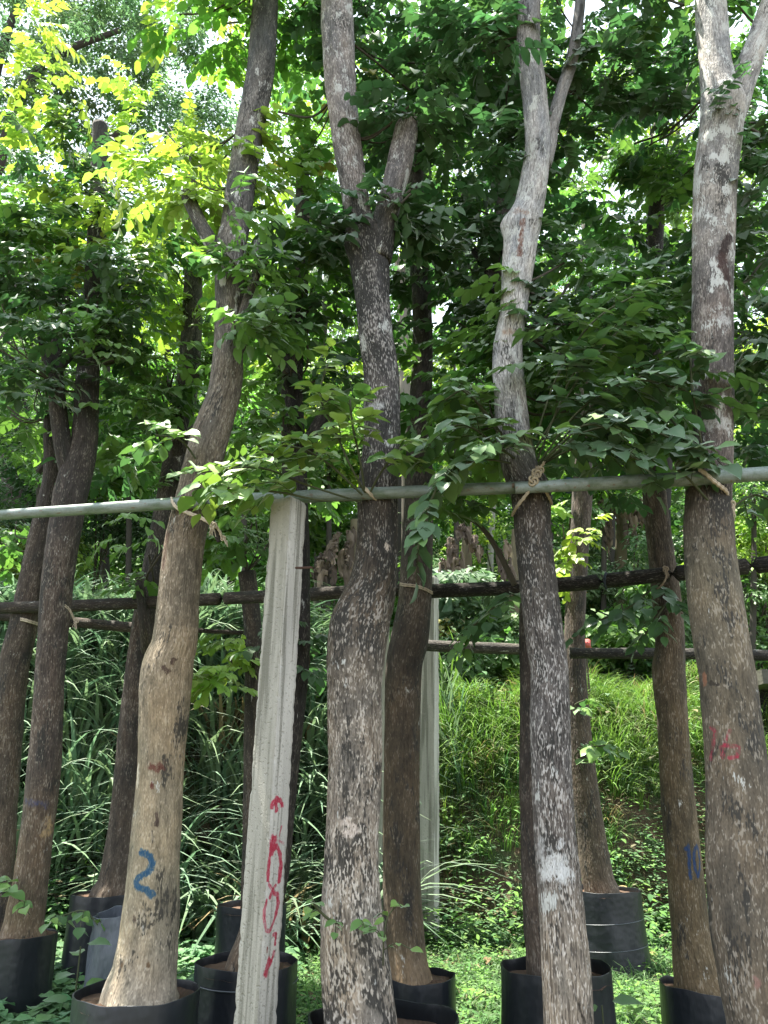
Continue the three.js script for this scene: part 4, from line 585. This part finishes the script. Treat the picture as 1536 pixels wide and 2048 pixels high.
shoot('G', [[1165, 1430, 7.2], [1150, 1410, 7.1], [1170, 1400, 7.05]], 3, { tint: [1, 2, 0], size: .9, from: .1 });
shoot('D', [[1470, 1010, 3.85], [1510, 990, 3.9], [1540, 1000, 3.9]], 3, { tint: DKT, from: .2 });

// ---------------------------------------------------------------- woods beyond the bank
function woodTree(name, label, group, trunkNodes, trunkC, list, clump, seed, size = 1, limbs = []) {
  const rings = spine(trunkNodes, .25), base = rings[0].c.clone(), root = thing(name, label, 'tree', base, group);
  const m = new THREE.MeshStandardMaterial({ color: lin(...trunkC), roughness: .95 });
  part('trunk', tubeFrom(rings, 14, seed, .12), m, root);
  for (const l of limbs) part('limb', tubeFrom(spine(l, .2), 10, seed + 2, .1), m, root);
  instanced('crown', CLUMP[clump], foliageFar, lobes(list, seed, size, .5), root);
}
const gpy = (px, Z) => { const x = (px - 768) / F * Z, h = ground(x, Z) - EYE; const t = Math.atan2(h, Z) - PITCH; return 1024 - F * Math.tan(t); };
const tk = (px, Z, top, w) => { const r = rng(px + 500), j = () => (r() - .5) * 34; return [[px, gpy(px, Z) + 20, w * 1.1, Z], [px + j() * .6, lerp(gpy(px, Z), top, .25), w * .8], [px + j(), lerp(gpy(px, Z), top, .5), w * .68], [px + j(), lerp(gpy(px, Z), top, .75), w * .5], [px + j(), top, w * .3]]; };
woodTree('tall_tree', 'huge fine-leaved tree arching over the upper left corner', null, [[40, 1150, 60, 15], [20, 700, 52], [-20, 400, 46], [-60, 100, 40]], [.06, .05, .045], [[120, 60, 14, 190, 110, 2, 664, 'pale'], [330, 110, 15, 110, 60, 1.5, 216, 'pale'], [250, 240, 15, 120, 80, 1.6, 294, 'pale'], [40, 230, 14.5, 130, 80, 1.6, 305, 'pale'], [260, 20, 15, 120, 50, 1.5, 190, 'pale'], [430, 40, 15.5, 60, 50, 1, 89, 'pale'], [0, -80, 14, 240, 100, 2, 383, 'pale'], [410, 260, 16, 80, 60, 1, 127, 'pale']], 1, 201, 1.15, [[[-30, 420, 26, 15], [40, 200, 22, 14.5], [120, 110, 16, 14], [240, 60, 10, 14]], [[-40, 300, 22, 15], [10, 80, 16, 14], [60, -40, 10, 13.5]], [[20, 620, 20, 15], [130, 380, 14, 14.8], [240, 260, 10, 14.8]]]);
const WT = [ // px, Z, top, width, tint, lobes...
  [60, 13, 640, 26, 'mid', [[40, 560, 110, 110], [110, 760, 110, 110], [10, 900, 110, 100], [90, 400, 100, 80]], 'broad tree rising behind the left edge trunks'],
  [215, 15, 500, 24, 'lush', [[220, 620, 110, 110], [250, 800, 110, 100], [200, 420, 110, 90], [230, 950, 90, 70]], 'broad tree between the forked trunk and the blue 2 trunk'],
  [345, 17, 420, 24, 'sun', [[360, 520, 110, 90], [330, 690, 110, 100], [380, 380, 100, 70], [320, 850, 100, 90]], 'sunlit yellow-green tree behind the blue 2 trunk'],
  [480, 14, 620, 22, 'mid', [[500, 760, 110, 90], [450, 640, 80, 70], [520, 900, 110, 90], [540, 620, 70, 70]], 'tree behind the gap left of the concrete post'],
  [640, 18, 300, 26, 'sun', [[640, 560, 110, 70], [600, 680, 110, 90], [660, 330, 110, 120], [640, 840, 100, 90], [580, 200, 90, 90]], 'sunlit tree filling the gap left of the burled fork'],
  [800, 20, 240, 26, 'sun', [[820, 280, 130, 140], [880, 480, 110, 80], [840, 120, 140, 110], [850, 730, 60, 50], [700, 200, 90, 120]], 'bright tree behind the burled fork'],
  [930, 16, 300, 24, 'mid', [[930, 360, 120, 110], [960, 180, 120, 120], [900, 880, 90, 80], [960, 780, 80, 70], [930, 1000, 80, 60]], 'tree behind the left side of the white lichen trunk'],
  [1100, 19, 200, 26, 'sun', [[1130, 240, 130, 120], [1100, 100, 140, 100], [1240, 360, 80, 60], [1130, 560, 110, 80], [1100, 720, 100, 90]], 'bright tree behind the right side of the white lichen trunk'],
  [1230, 15, 460, 22, 'mid', [[1230, 600, 120, 110], [1200, 780, 120, 110], [1290, 900, 110, 70], [1250, 260, 110, 90]], 'tree in the gap before the blue 10 trunk'],
  [1340, 20, 200, 26, 'sun', [[1320, 290, 110, 110], [1340, 520, 90, 90], [1300, 130, 110, 90], [1370, 700, 90, 100]], 'bright tree behind the blue 10 trunk'],
  [1490, 14, 420, 26, 'mid', [[1500, 520, 100, 120], [1510, 720, 100, 110], [1490, 330, 100, 110], [1500, 900, 90, 80], [1500, 150, 100, 100]], 'tree behind the right edge of the red-marked trunk'],
  [1620, 12, 300, 30, 'mid', [[1600, 400, 140, 200], [1590, 700, 110, 160], [1590, 950, 100, 110]], 'tree just past the right edge of the picture'],
  [-110, 12, 300, 30, 'mid', [[-110, 500, 140, 200], [-90, 800, 120, 160], [-70, 1000, 110, 90]], 'tree just past the left edge of the picture']];
WT.forEach(([px, Z, top, w, tint, ls, label], i) => woodTree('wood_tree', label, 'trees of the wood beyond the bank', tk(px, Z, top, w), i % 3 ? [.035, .03, .025] : [.026, .022, .019],
  ls.map(([x, y, rx, ry], k) => [x, y, Z + (k % 2 ? .8 : -.6), rx, ry, 1.5, Math.round(rx * ry / (y < 450 ? 66 : 50) * (Z / 15)), k % 3 === 2 ? (tint === 'sun' ? 'lush' : 'dark') : tint]), i % 3 === 0 ? 0 : 1, 300 + i, Z / 15));
tag((() => { // far wood that reads as one mass
  const r = rng(77), l = []; for (let k = 0; k < 13000; k++) { const x = (r() * 2 - 1) * 26, Z = 20 + r() * 13, top = 5.5 + 6 * r() + 3 * fbm(x * .3, Z * .1, 5, 2), y = ground(x, Z) + Math.pow(r(), 1.15) * top, a = r() * 6.283; l.push([orient(V(x, y, -Z), V(Math.cos(a), -.3, Math.sin(a)), V((r() - .5), 1, (r() - .5)), 2.0 + r()), tintOf(r() < .5 ? 'mid' : r() < .6 ? 'dark' : 'lush', r)]); }
  return scattered('far_wood', CLUMP[1], foliageFar, l); })(), 'dense green wood on the slope far behind everything', 'wood');

// young trees standing just behind the bank edge
const YT = [[70, 10.8, [[80, 760, 90, 80], [40, 880, 80, 80], [110, 950, 70, 50]], 'mid', 'young tree behind the leftmost trunks'], [250, 11.5, [[250, 800, 80, 90], [300, 930, 80, 70], [220, 920, 70, 60]], 'lush', 'young tree between the forked trunk and the blue 2 trunk'], [480, 11, [[520, 800, 70, 70], [480, 900, 80, 70], [560, 960, 60, 50]], 'lush', 'young tree between the blue 2 trunk and the concrete post'], [650, 12, [[650, 800, 70, 80], [690, 900, 60, 70], [640, 960, 60, 50]], 'sun', 'young sunlit tree left of the burled trunk'], [905, 12.6, [[900, 720, 60, 60], [930, 840, 80, 80], [900, 960, 80, 60], [970, 930, 50, 60]], 'sun', 'young tree between the burled and the white lichen trunks'], [1200, 12.6, [[1190, 900, 90, 60], [1260, 980, 70, 50], [1130, 1020, 50, 50]], 'lush', 'young tree right of the white lichen trunk'], [1500, 11.4, [[1510, 800, 60, 90], [1500, 960, 70, 80], [1530, 1060, 60, 60]], 'sun', 'young tree right of the red-marked trunk']];
YT.forEach(([px, Z, ls, tint, label], i) => woodTree('young_tree', label, 'young trees on the bank edge', [[px, gpy(px, Z) + 10, 14, Z], [px + 8, lerp(gpy(px, Z), ls[0][1], .5), 11], [px + 4, ls[0][1], 5]], [.04, .035, .028], ls.map(([x, y, rx, ry], k) => [x, y, Z + (k - 1) * .4, rx, ry, .8, Math.round(rx * ry / 80), k === 1 ? 'mid' : tint]), i % 2 ? 3 : 0, 700 + i, .75));

// shrubs on the bank top
const SH = [[960, 1230, 12, 90, 60, 'pale', 'pale-leaved shrub under the weathered pole'], [930, 1330, 11.2, 80, 40, 'mid', 'low shrub at the path edge left of the white lichen tree'], [1240, 1130, 13, 90, 70, 'pale', 'pale shrub above the spliced rail'], [1260, 1250, 12, 80, 60, 'mid', 'dark green shrub below the spliced rail'], [1500, 1080, 12, 80, 80, 'sun', 'bright shrub right of the red-marked trunk'], [1510, 1220, 12, 70, 60, 'mid', 'shrub above the ledge at the right edge'], [660, 1020, 13, 80, 60, 'mid', 'shrub left of the burled trunk above the rail'], [640, 1280, 11, 60, 70, 'lush', 'shrub between the concrete post and the burled trunk'], [1010, 1130, 13.5, 70, 60, 'sun', 'sunlit shrub left of the white lichen trunk'], [470, 1040, 12, 90, 60, 'mid', 'shrub above the long grass beside the blue 2 tree'], [210, 1020, 12.5, 90, 60, 'dark', 'dark shrub right of the forked left tree'], [40, 1100, 12, 90, 60, 'sun', 'sunlit shrub at the left edge of the bank'], [1060, 1290, 11.6, 100, 50, 'mid', 'shrub behind the white lichen trunk'], [1400, 1200, 12.5, 80, 80, 'pale', 'shrub behind the red-marked trunk'], [1180, 1180, 14, 100, 60, 'dark', 'dark shrub in the hollow above the bank'], [860, 1160, 13, 60, 80, 'lush', 'shrub behind the slim lichen tree']];
SH.forEach(([px, py, Z, rx, ry, tint, label], i) => { const c = P(px, py, Z), b = V(c.x, ground(c.x, Z), -Z), root = thing('shrub', label, 'shrub', b, 'shrubs on top of the bank'), gs = [], r = rng(400 + i);
  for (let k = 0; k < 5; k++) gs.push(new THREE.TubeGeometry(new THREE.CatmullRomCurve3([b.clone().add(V((r() - .5) * .2, -.1, 0)), b.clone().lerp(c, .5).add(V((r() - .5) * .3, 0, (r() - .5) * .3)), c.clone().add(V((r() - .5) * .7, .3 * r(), (r() - .5) * .6))]), 8, .014, 5)); part('stem', mergeGeometries(gs), twigMat, root);
  instanced('leaves', CLUMP[i % 3 === 0 ? 3 : 0], foliage, lobes([[px, py, Z, rx, ry, .8, Math.round(rx * ry / 42), tint], [px - rx * .6, py + ry * .6, Z - .2, rx * .5, ry * .5, .5, 34, tint], [px + rx * .6, py + ry * .5, Z, rx * .5, ry * .5, .5, 34, tint]], 420 + i, .8), root); });

// banana plants with hanging dead leaves
const deadMat = [[.13, .095, .07], [.085, .06, .045], [.22, .165, .12]].map(c => new THREE.MeshPhysicalMaterial({ color: lin(...c), roughness: .95, transmission: .2, thickness: 0, side: THREE.DoubleSide }));
const bananaLeafMat = leafMat(lin(.075, .15, .075), .35, .3);
function strip(pts, width, seed, ruffle, n = 26, m = 6) { // a long limp leaf blade, folded about its midrib, torn at the edges
  const c = new THREE.CatmullRomCurve3(pts), pos = [], idx = [];
  for (let i = 0; i <= n; i++) { const t = i / n, p = c.getPoint(t), d = c.getTangent(t), s = new THREE.Vector3().crossVectors(d, V(.2, .3, 1)).normalize(), nn = new THREE.Vector3().crossVectors(s, d), w = width * Math.sin(Math.PI * Math.min(1, .12 + t * .88)) ** .6;
    for (let j = 0; j <= m; j++) { const u = j / m * 2 - 1, k = 1 + ruffle * .6 * pn(i * .9, j * 7 + seed, 1.5), o = ruffle * width * (.8 * pn(i * .55 + seed, u * 1.4, 3) + .5 * pn(i * 1.3, u * 3 + seed, 7)) - Math.abs(u) * width * .35; const q = p.clone().addScaledVector(s, u * w * k * .5).addScaledVector(nn, o).add(V(0, -Math.abs(u) * width * ruffle * .5, 0)); pos.push(q.x, q.y, q.z); } }
  for (let i = 0; i < n; i++) for (let j = 0; j < m; j++) { const a = i * (m + 1) + j; if (ruffle > .3 && (j === 0 || j === m - 1) && pn(i * 1.7, j + seed, 9) > .22) continue; idx.push(a, a + 1, a + m + 1, a + 1, a + m + 2, a + m + 1); }
  return geom(pos, idx);
}
function banana(label, px, Z, topPy, dead, green) {
  const nodes = [[px, gpy(px, Z) + 10, 34, Z], [px + 5, lerp(gpy(px, Z), topPy, .5), 28], [px + 10, topPy, 18]], rings = spine(nodes, .15), root = thing('banana_plant', label, 'banana plant', rings[0].c.clone());
  part('stem', tubeFrom(rings, 14, px, .08), new THREE.MeshStandardMaterial({ color: lin(.12, .10, .06), roughness: .9 }), root);
  const r = rng(px);
  dead.forEach((d, i) => { const c = new THREE.CatmullRomCurve3(d.map(([x, y]) => P(x, y, Z - .25 - .3 * r()))), L = c.getLength(), gs = [[], [], []];
    for (let k = 0; k < 8; k++) { const t = r() * .85, a = c.getPointAt(t).add(V((r() - .5) * .12, 0, (r() - .5) * .12)), l = L * (.22 + .25 * r()), sx = (r() - .5) * l * .9; gs[k % 3].push(strip([a, a.clone().add(V(sx * .5, .02, .05 * (r() - .5))), a.clone().add(V(sx * .8, -l * .5, .1 * (r() - .5))), a.clone().add(V(sx * .6, -l, .1 * (r() - .5)))], .05 + .09 * r(), k * 3 + px + i, .5, 12, 4)); }
    gs.forEach((g, m) => part('dead_leaf', mergeGeometries(g), deadMat[m], root)); });
  green.forEach((d, i) => part('leaf', strip(d.map(([x, y, z]) => P(x, y, z || Z - .4)), .42, i + px, .12), bananaLeafMat, root));
}
banana('banana plant with a thick bunch of hanging dead leaves', 925, 11.6, 1040, [[[925, 1040], [912, 1070], [902, 1110], [896, 1155]], [[930, 1040], [922, 1080], [914, 1120], [908, 1160]], [[920, 1045], [900, 1080], [888, 1120], [880, 1145]], [[930, 1045], [945, 1065], [952, 1085], [950, 1100]]], [[[900, 1160, 11.2], [890, 1145], [884, 1150], [878, 1165]], [[905, 1190, 11], [890, 1195], [885, 1205], [905, 1222]], [[915, 1160, 11], [930, 1155], [945, 1158]]]);
banana('banana plant with torn brown leaves left of the burled trunk', 700, 12, 1040, [[[705, 1040], [698, 1070], [690, 1110], [684, 1160]], [[690, 1060], [670, 1090], [662, 1130], [658, 1165]], [[650, 1100], [640, 1130], [632, 1150]]], []);
banana('banana plant with pale dead leaves above the spliced rail', 1235, 13, 980, [[[1235, 985], [1210, 1000], [1195, 1030], [1188, 1070]], [[1240, 985], [1270, 1000], [1290, 1030], [1300, 1060]], [[1300, 1000], [1325, 1040], [1340, 1090], [1345, 1110]], [[1240, 990], [1225, 1010], [1215, 1040], [1210, 1080]], [[1250, 985], [1265, 1030], [1262, 1060], [1250, 1080]]], []);
banana('banana plant with one brown leaf beside the dark angled shoot', 1022, 12.2, 1060, [[[1015, 1070], [1010, 1100], [1012, 1140], [1016, 1165]], [[1020, 1320, 11], [1016, 1345], [1020, 1370]]], []);
single('bare_branch', tubeFrom(spine([[1030, 1170, 12, 4.7], [1000, 1110, 11], [972, 1065, 10], [940, 1038, 7], [880, 1020, 4]], .04), 10, 61, .1), twigMat, 'dark bare branch slanting up from the black rail', 'branch');
single('pale_trunk', tubeFrom(spine([[980, 1210, 14, 15], [981, 1120, 13], [986, 1000, 12], [990, 880, 9]], .2), 10, 62, .1), new THREE.MeshStandardMaterial({ color: lin(.33, .31, .28), roughness: .95 }), 'slender pale trunk standing in the dark hollow', 'trunk');
{ // a palm showing between the two forked trunks
  const Z = 13, top = P(800, 520, Z), gb = V(top.x, ground(top.x, Z) - .1, -Z), root = thing('palm_tree', 'palm with drooping grey-green fronds behind the burled tree', 'palm', gb);
  part('trunk', new THREE.TubeGeometry(new THREE.CatmullRomCurve3([gb, gb.clone().lerp(top, .5).add(V(.1, 0, 0)), top]), 30, .1, 12), new THREE.MeshStandardMaterial({ color: lin(.16, .14, .12), roughness: .95 }), root);
  const r = rng(91), palmMat = leafMat(lin(.075, .13, .07), .35, .2);
  for (let k = 0; k < 13; k++) { const a = k / 13 * 6.283 + r() * .3, L = 1.9 + .5 * r(), up = .5 + .6 * r(), c = new THREE.CatmullRomCurve3([top, top.clone().add(V(Math.cos(a) * L * .4, up * .5, Math.sin(a) * L * .4)), top.clone().add(V(Math.cos(a) * L * .75, up * .1 - .3, Math.sin(a) * L * .75)), top.clone().add(V(Math.cos(a) * L * .95, -1.1, Math.sin(a) * L * .95))]), gs = [new THREE.TubeGeometry(c, 14, .012, 5)]; gs[0].deleteAttribute('uv');
    for (let q = 4; q < 40; q++) { const t = q / 40, p = c.getPointAt(t), d = c.getTangentAt(t), h = new THREE.Vector3().crossVectors(d, V(0, 1, 0)).normalize(); for (const s of [-1, 1]) { const g = leafGeo(.55 * Math.sin(Math.PI * (.15 + t * .8)), .035, .2, .5, false); g.applyMatrix4(orient(p, d.clone().multiplyScalar(.6).addScaledVector(h, s).add(V(0, -.5, 0)), V(0, 1, 0))); gs.push(g); } }
    part('frond', mergeGeometries(gs), palmMat, root); }
}
{ // ledge at the right edge and a scrap of red cloth
  const c = P(1540, 1362, 9.4), root = thing('concrete_ledge', 'low concrete ledge with dark hollow beneath at the right edge', 'ledge', V(c.x + .5, ground(c.x, 9.4), c.z));
  const [d, b] = concrete(31, 256, 256, false, .6), m = new THREE.MeshStandardMaterial({ color: lin(.3, .3, .28), map: dataTex(d, 256, 256, true), bumpMap: dataTex(b, 256, 256), bumpScale: .006, roughness: .95 });
  const s = new THREE.BoxGeometry(1.9, .16, .8, 20, 3, 8), p = s.attributes.position; for (let i = 0; i < p.count; i++) p.setY(i, p.getY(i) + .015 * fbm(p.getX(i) * 4, p.getZ(i) * 4, 1)); s.computeVertexNormals(); s.translate(c.x + .68, c.y, c.z); part('slab', s, m, root);
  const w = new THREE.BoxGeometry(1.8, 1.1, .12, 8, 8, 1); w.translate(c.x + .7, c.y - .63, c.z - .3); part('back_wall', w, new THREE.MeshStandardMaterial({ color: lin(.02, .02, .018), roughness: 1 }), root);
  const e = new THREE.SphereGeometry(.085, 20, 14), q = e.attributes.position; for (let i = 0; i < q.count; i++) { const k = 1 + .5 * fbm(q.getX(i) * 22, q.getY(i) * 22, q.getZ(i) * 22, 2); q.setXYZ(i, q.getX(i) * k, q.getY(i) * k * .8, q.getZ(i) * k); } e.computeVertexNormals(); const k = P(1171, 1289, 9.9); const gy = ground(k.x, 9.9); e.translate(k.x, k.y, k.z); const rc = thing('cloth_bundle', 'scrap of crumpled red cloth hung above the black pole', 'cloth', k.clone()); part('cloth', e, new THREE.MeshStandardMaterial({ color: lin(.42, .10, .09), roughness: 1, side: THREE.DoubleSide }), rc); const st = new THREE.CylinderGeometry(.012, .015, Math.max(.1, k.y - gy + .1), 7); st.translate(k.x, (k.y + gy) / 2 - .05, k.z); part('stake', st, twigMat, rc);
}

// ---------------------------------------------------------------- grass and ground plants
function bladeGeo(gs, r, len, w, lean, segs, spread) {
  const a = r() * 6.283, dx = Math.cos(a), dz = Math.sin(a), ox = (r() - .5) * spread, oz = (r() - .5) * spread, pos = [], idx = [], l = len * (.6 + .6 * r()), le = lean * (.4 + .9 * r()), tw = (r() - .5) * 1.2;
  for (let i = 0; i <= segs; i++) { const t = i / segs, out = le * l * t * t, y = l * (t - .45 * le * t * t * t * 1.3), ww = w * (t < .15 ? .7 : 1) * (1 - t ** 2.2) / 2 + .0005, c = Math.cos(tw * t), s = Math.sin(tw * t); const px = -dz * c + dx * s * .3, pz = dx * c + dz * s * .3; pos.push(ox + dx * out + px * ww, y, oz + dz * out + pz * ww, ox + dx * out - px * ww, y, oz + dz * out - pz * ww); if (i < segs) idx.push(i * 2, i * 2 + 1, i * 2 + 2, i * 2 + 1, i * 2 + 3, i * 2 + 2); }
  gs.push(geom(pos, idx));
}
function tuft(seed, n, len, w, lean, segs, spread) { const r = rng(seed), gs = []; for (let k = 0; k < n; k++) bladeGeo(gs, r, len, w, lean, segs, spread); return mergeGeometries(gs); }
const grassMat = leafMat(lin(1, 1, 1), .45, .1); grassMat.specularIntensity = .4;
function field(name, label, geo, n, seed, pick, tint, smin, smax, mat = grassMat) {
  const r = rng(seed), l = []; let tries = 0;
  while (l.length < n && tries++ < n * 12) { const q = pick(r); if (!q) continue; const [x, Z, sc = 1] = q, s = sc * lerp(smin, smax, r()), m = new THREE.Matrix4().makeRotationY(r() * 6.283), up = ground(x, Z) - .01; const tilt = new THREE.Matrix4().makeRotationX((r() - .3) * .35); m.premultiply(tilt).scale(V(s, s * (.8 + .4 * r()), s)).setPosition(x, up, -Z); const t = typeof tint === 'function' ? tint(x, Z, r) : tint; l.push([m, tintOf(t, r)]); }
  return tag(scattered(name, geo, mat, l), label, name.endsWith('weeds') ? 'weeds' : name === 'undergrowth' ? 'undergrowth' : name === 'dry_path' ? 'straw' : 'grass');
}
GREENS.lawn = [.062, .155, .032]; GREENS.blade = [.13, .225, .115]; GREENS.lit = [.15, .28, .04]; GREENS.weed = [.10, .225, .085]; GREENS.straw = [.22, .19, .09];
const edge = x => 8.1 - .7 * sstep(-.5, -3.5, x);
field('lawn_grass', 'short bright grass between the pots', tuft(11, 9, .19, .007, .9, 3, .13), 15000, 501, r => { const x = (r() - .5) * 12, Z = 3.6 + r() * 4.9; return [x, Z]; }, (x, Z, r) => r() < .05 ? 'straw' : 'lawn', .7, 1.3);
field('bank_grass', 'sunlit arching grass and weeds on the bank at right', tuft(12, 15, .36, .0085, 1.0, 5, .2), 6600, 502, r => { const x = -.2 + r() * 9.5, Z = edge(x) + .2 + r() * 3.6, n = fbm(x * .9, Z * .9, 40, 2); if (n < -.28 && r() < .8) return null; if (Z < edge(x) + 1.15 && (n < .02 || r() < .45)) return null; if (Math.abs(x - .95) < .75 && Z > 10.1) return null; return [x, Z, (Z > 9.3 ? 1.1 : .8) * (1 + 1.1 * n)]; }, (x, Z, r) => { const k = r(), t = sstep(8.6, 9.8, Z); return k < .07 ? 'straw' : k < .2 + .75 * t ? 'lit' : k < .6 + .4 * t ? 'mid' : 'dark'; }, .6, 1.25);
field('long_grass', 'tall arching grass covering the bank at left', tuft(13, 13, 1.1, .05, .95, 8, .35), 2300, 503, r => { const x = -8 + r() * 8.1, Z = 7.9 + r() * 5.2; return [x, Z, 1 + .5 * fbm(x, Z, 60, 2)]; }, (x, Z, r) => r() < .01 ? 'straw' : 'blade', .6, 1.15);
field('long_grass', 'loose tall grass by the post beside the slim lichen tree', tuft(14, 9, 1.0, .026, .6, 8, .2), 12, 513, r => [.64 + r() * .25, 9.3 + r() * .9], (x, Z, r) => r() < .4 ? 'lit' : 'blade', .6, 1.05);
const weedGeo = (seed, n, L, w, h) => { const r = rng(seed), gs = []; for (let k = 0; k < n; k++) { const a = r() * 6.283, d = V(Math.cos(a), .25 - .5 * r(), Math.sin(a)), g = leafGeo(L * (.6 + .6 * r()), w * (.6 + .6 * r()), .2, .2, true); g.applyMatrix4(orient(V(Math.cos(a) * .02 + (r() - .5) * .14, h * (.25 + .75 * r()), Math.sin(a) * .02 + (r() - .5) * .14), d, V((r() - .5) * .5, 1, (r() - .5) * .5))); gs.push(g); } return mergeGeometries(gs); };
field('ground_weeds', 'broad-leaved weeds carpeting the ground at lower left', weedGeo(21, 12, .08, .05, .2), 6000, 504, r => { const x = -5 + r() * 4.6, Z = 3.8 + r() * 4.2; return x > -1.2 + .5 * r() ? null : [x, Z]; }, 'weed', .7, 1.4);
field('lawn_weeds', 'low small-leaved weeds mixed into the short grass', weedGeo(24, 11, .045, .024, .17), 3400, 508, r => { const x = -1.6 + r() * 7, Z = 4.2 + r() * 4.2; return [x, Z]; }, (x, Z, r) => r() < .5 ? 'mid' : 'lawn', .6, 1.3);
field('bank_weeds', 'leafy weeds and creepers on the shaded foot of the bank', weedGeo(22, 14, .085, .03, .3), 5000, 505, r => { const x = -7 + r() * 16, Z = edge(x) - .1 + r() * r() * 3.2; return [x, Z, 1 + .9 * fbm(x * 1.3, Z * 1.3, 50, 2)]; }, (x, Z, r) => { const k = r(); return k < .12 ? 'lush' : k < .2 ? 'straw' : k < .5 ? 'mid' : 'dark'; }, .6, 1.3);
field('undergrowth', 'tangled undergrowth on the bank top and slope', weedGeo(23, 16, .16, .075, .7), 3400, 506, r => { const x = (r() - .5) * 30, Z = 11.4 + r() * 9; return [x, Z]; }, (x, Z, r) => ['mid', 'dark', 'lush', 'pale'][Math.floor(r() * 4)], .7, 1.5);
for (const [px, py, Z, label] of [[1205, 2025, 4.4, 'leafy weed beside the pot under the white lichen tree'], [160, 1905, 5.0, 'leafy weed before the pot of the forked tree'], [190, 1742, 7.0, 'large-leaved weed beside the leaning tree pot']]) {
  const c = P(px, py, Z), root = thing('leafy_weed', label, 'weed', V(c.x, ground(c.x, Z), -Z)), r = rng(px), gs = [];
  for (let k = 0; k < 9; k++) { const a = k * 2.4, p = V(c.x + Math.cos(a) * .05, lerp(root.position.y, c.y + .05, (k + 1) / 9), c.z + Math.sin(a) * .05), g = leafGeo(.15, .08, .2, .25); g.applyMatrix4(orient(p, V(Math.cos(a), .2, Math.sin(a)), V(0, 1, .3))); const m = part('leaf', g, nearLeaf[k % 2], root); }
  const st = new THREE.CylinderGeometry(.004, .006, c.y - root.position.y + .06, 6); st.translate(c.x, (c.y + root.position.y) / 2, c.z); part('stem', st, shootMat, root);
}
{ const r = rng(611), l = []; for (let k = 0; k < 700; k++) { const x = (r() - .5) * 11, Z = 3.8 + r() * 4.6, a = r() * 6.283, y = ground(x, Z) + .03 + .1 * r(); l.push([orient(V(x, y, -Z), V(Math.cos(a), (r() - .5) * .5, Math.sin(a)), V((r() - .5) * .8, 1, (r() - .5) * .8), .5 + .6 * r()), [lin(.24, .16, .08), lin(.15, .095, .055), lin(.32, .26, .11)][Math.floor(r() * 3)]]); }
  tag(scattered('fallen_leaves', LEAF[1], grassMat, l), 'dry brown leaves fallen on the grass between the pots', 'leaves'); }
field('dry_path', 'strip of bare tan soil and straw along the bank top', tuft(15, 7, .1, .01, 1.2, 3, .2), 500, 507, r => [.6 + r() * 1.6, 10.6 + r() * .7], 'straw', .6, 1.2);

renderer.render(scene, camera);
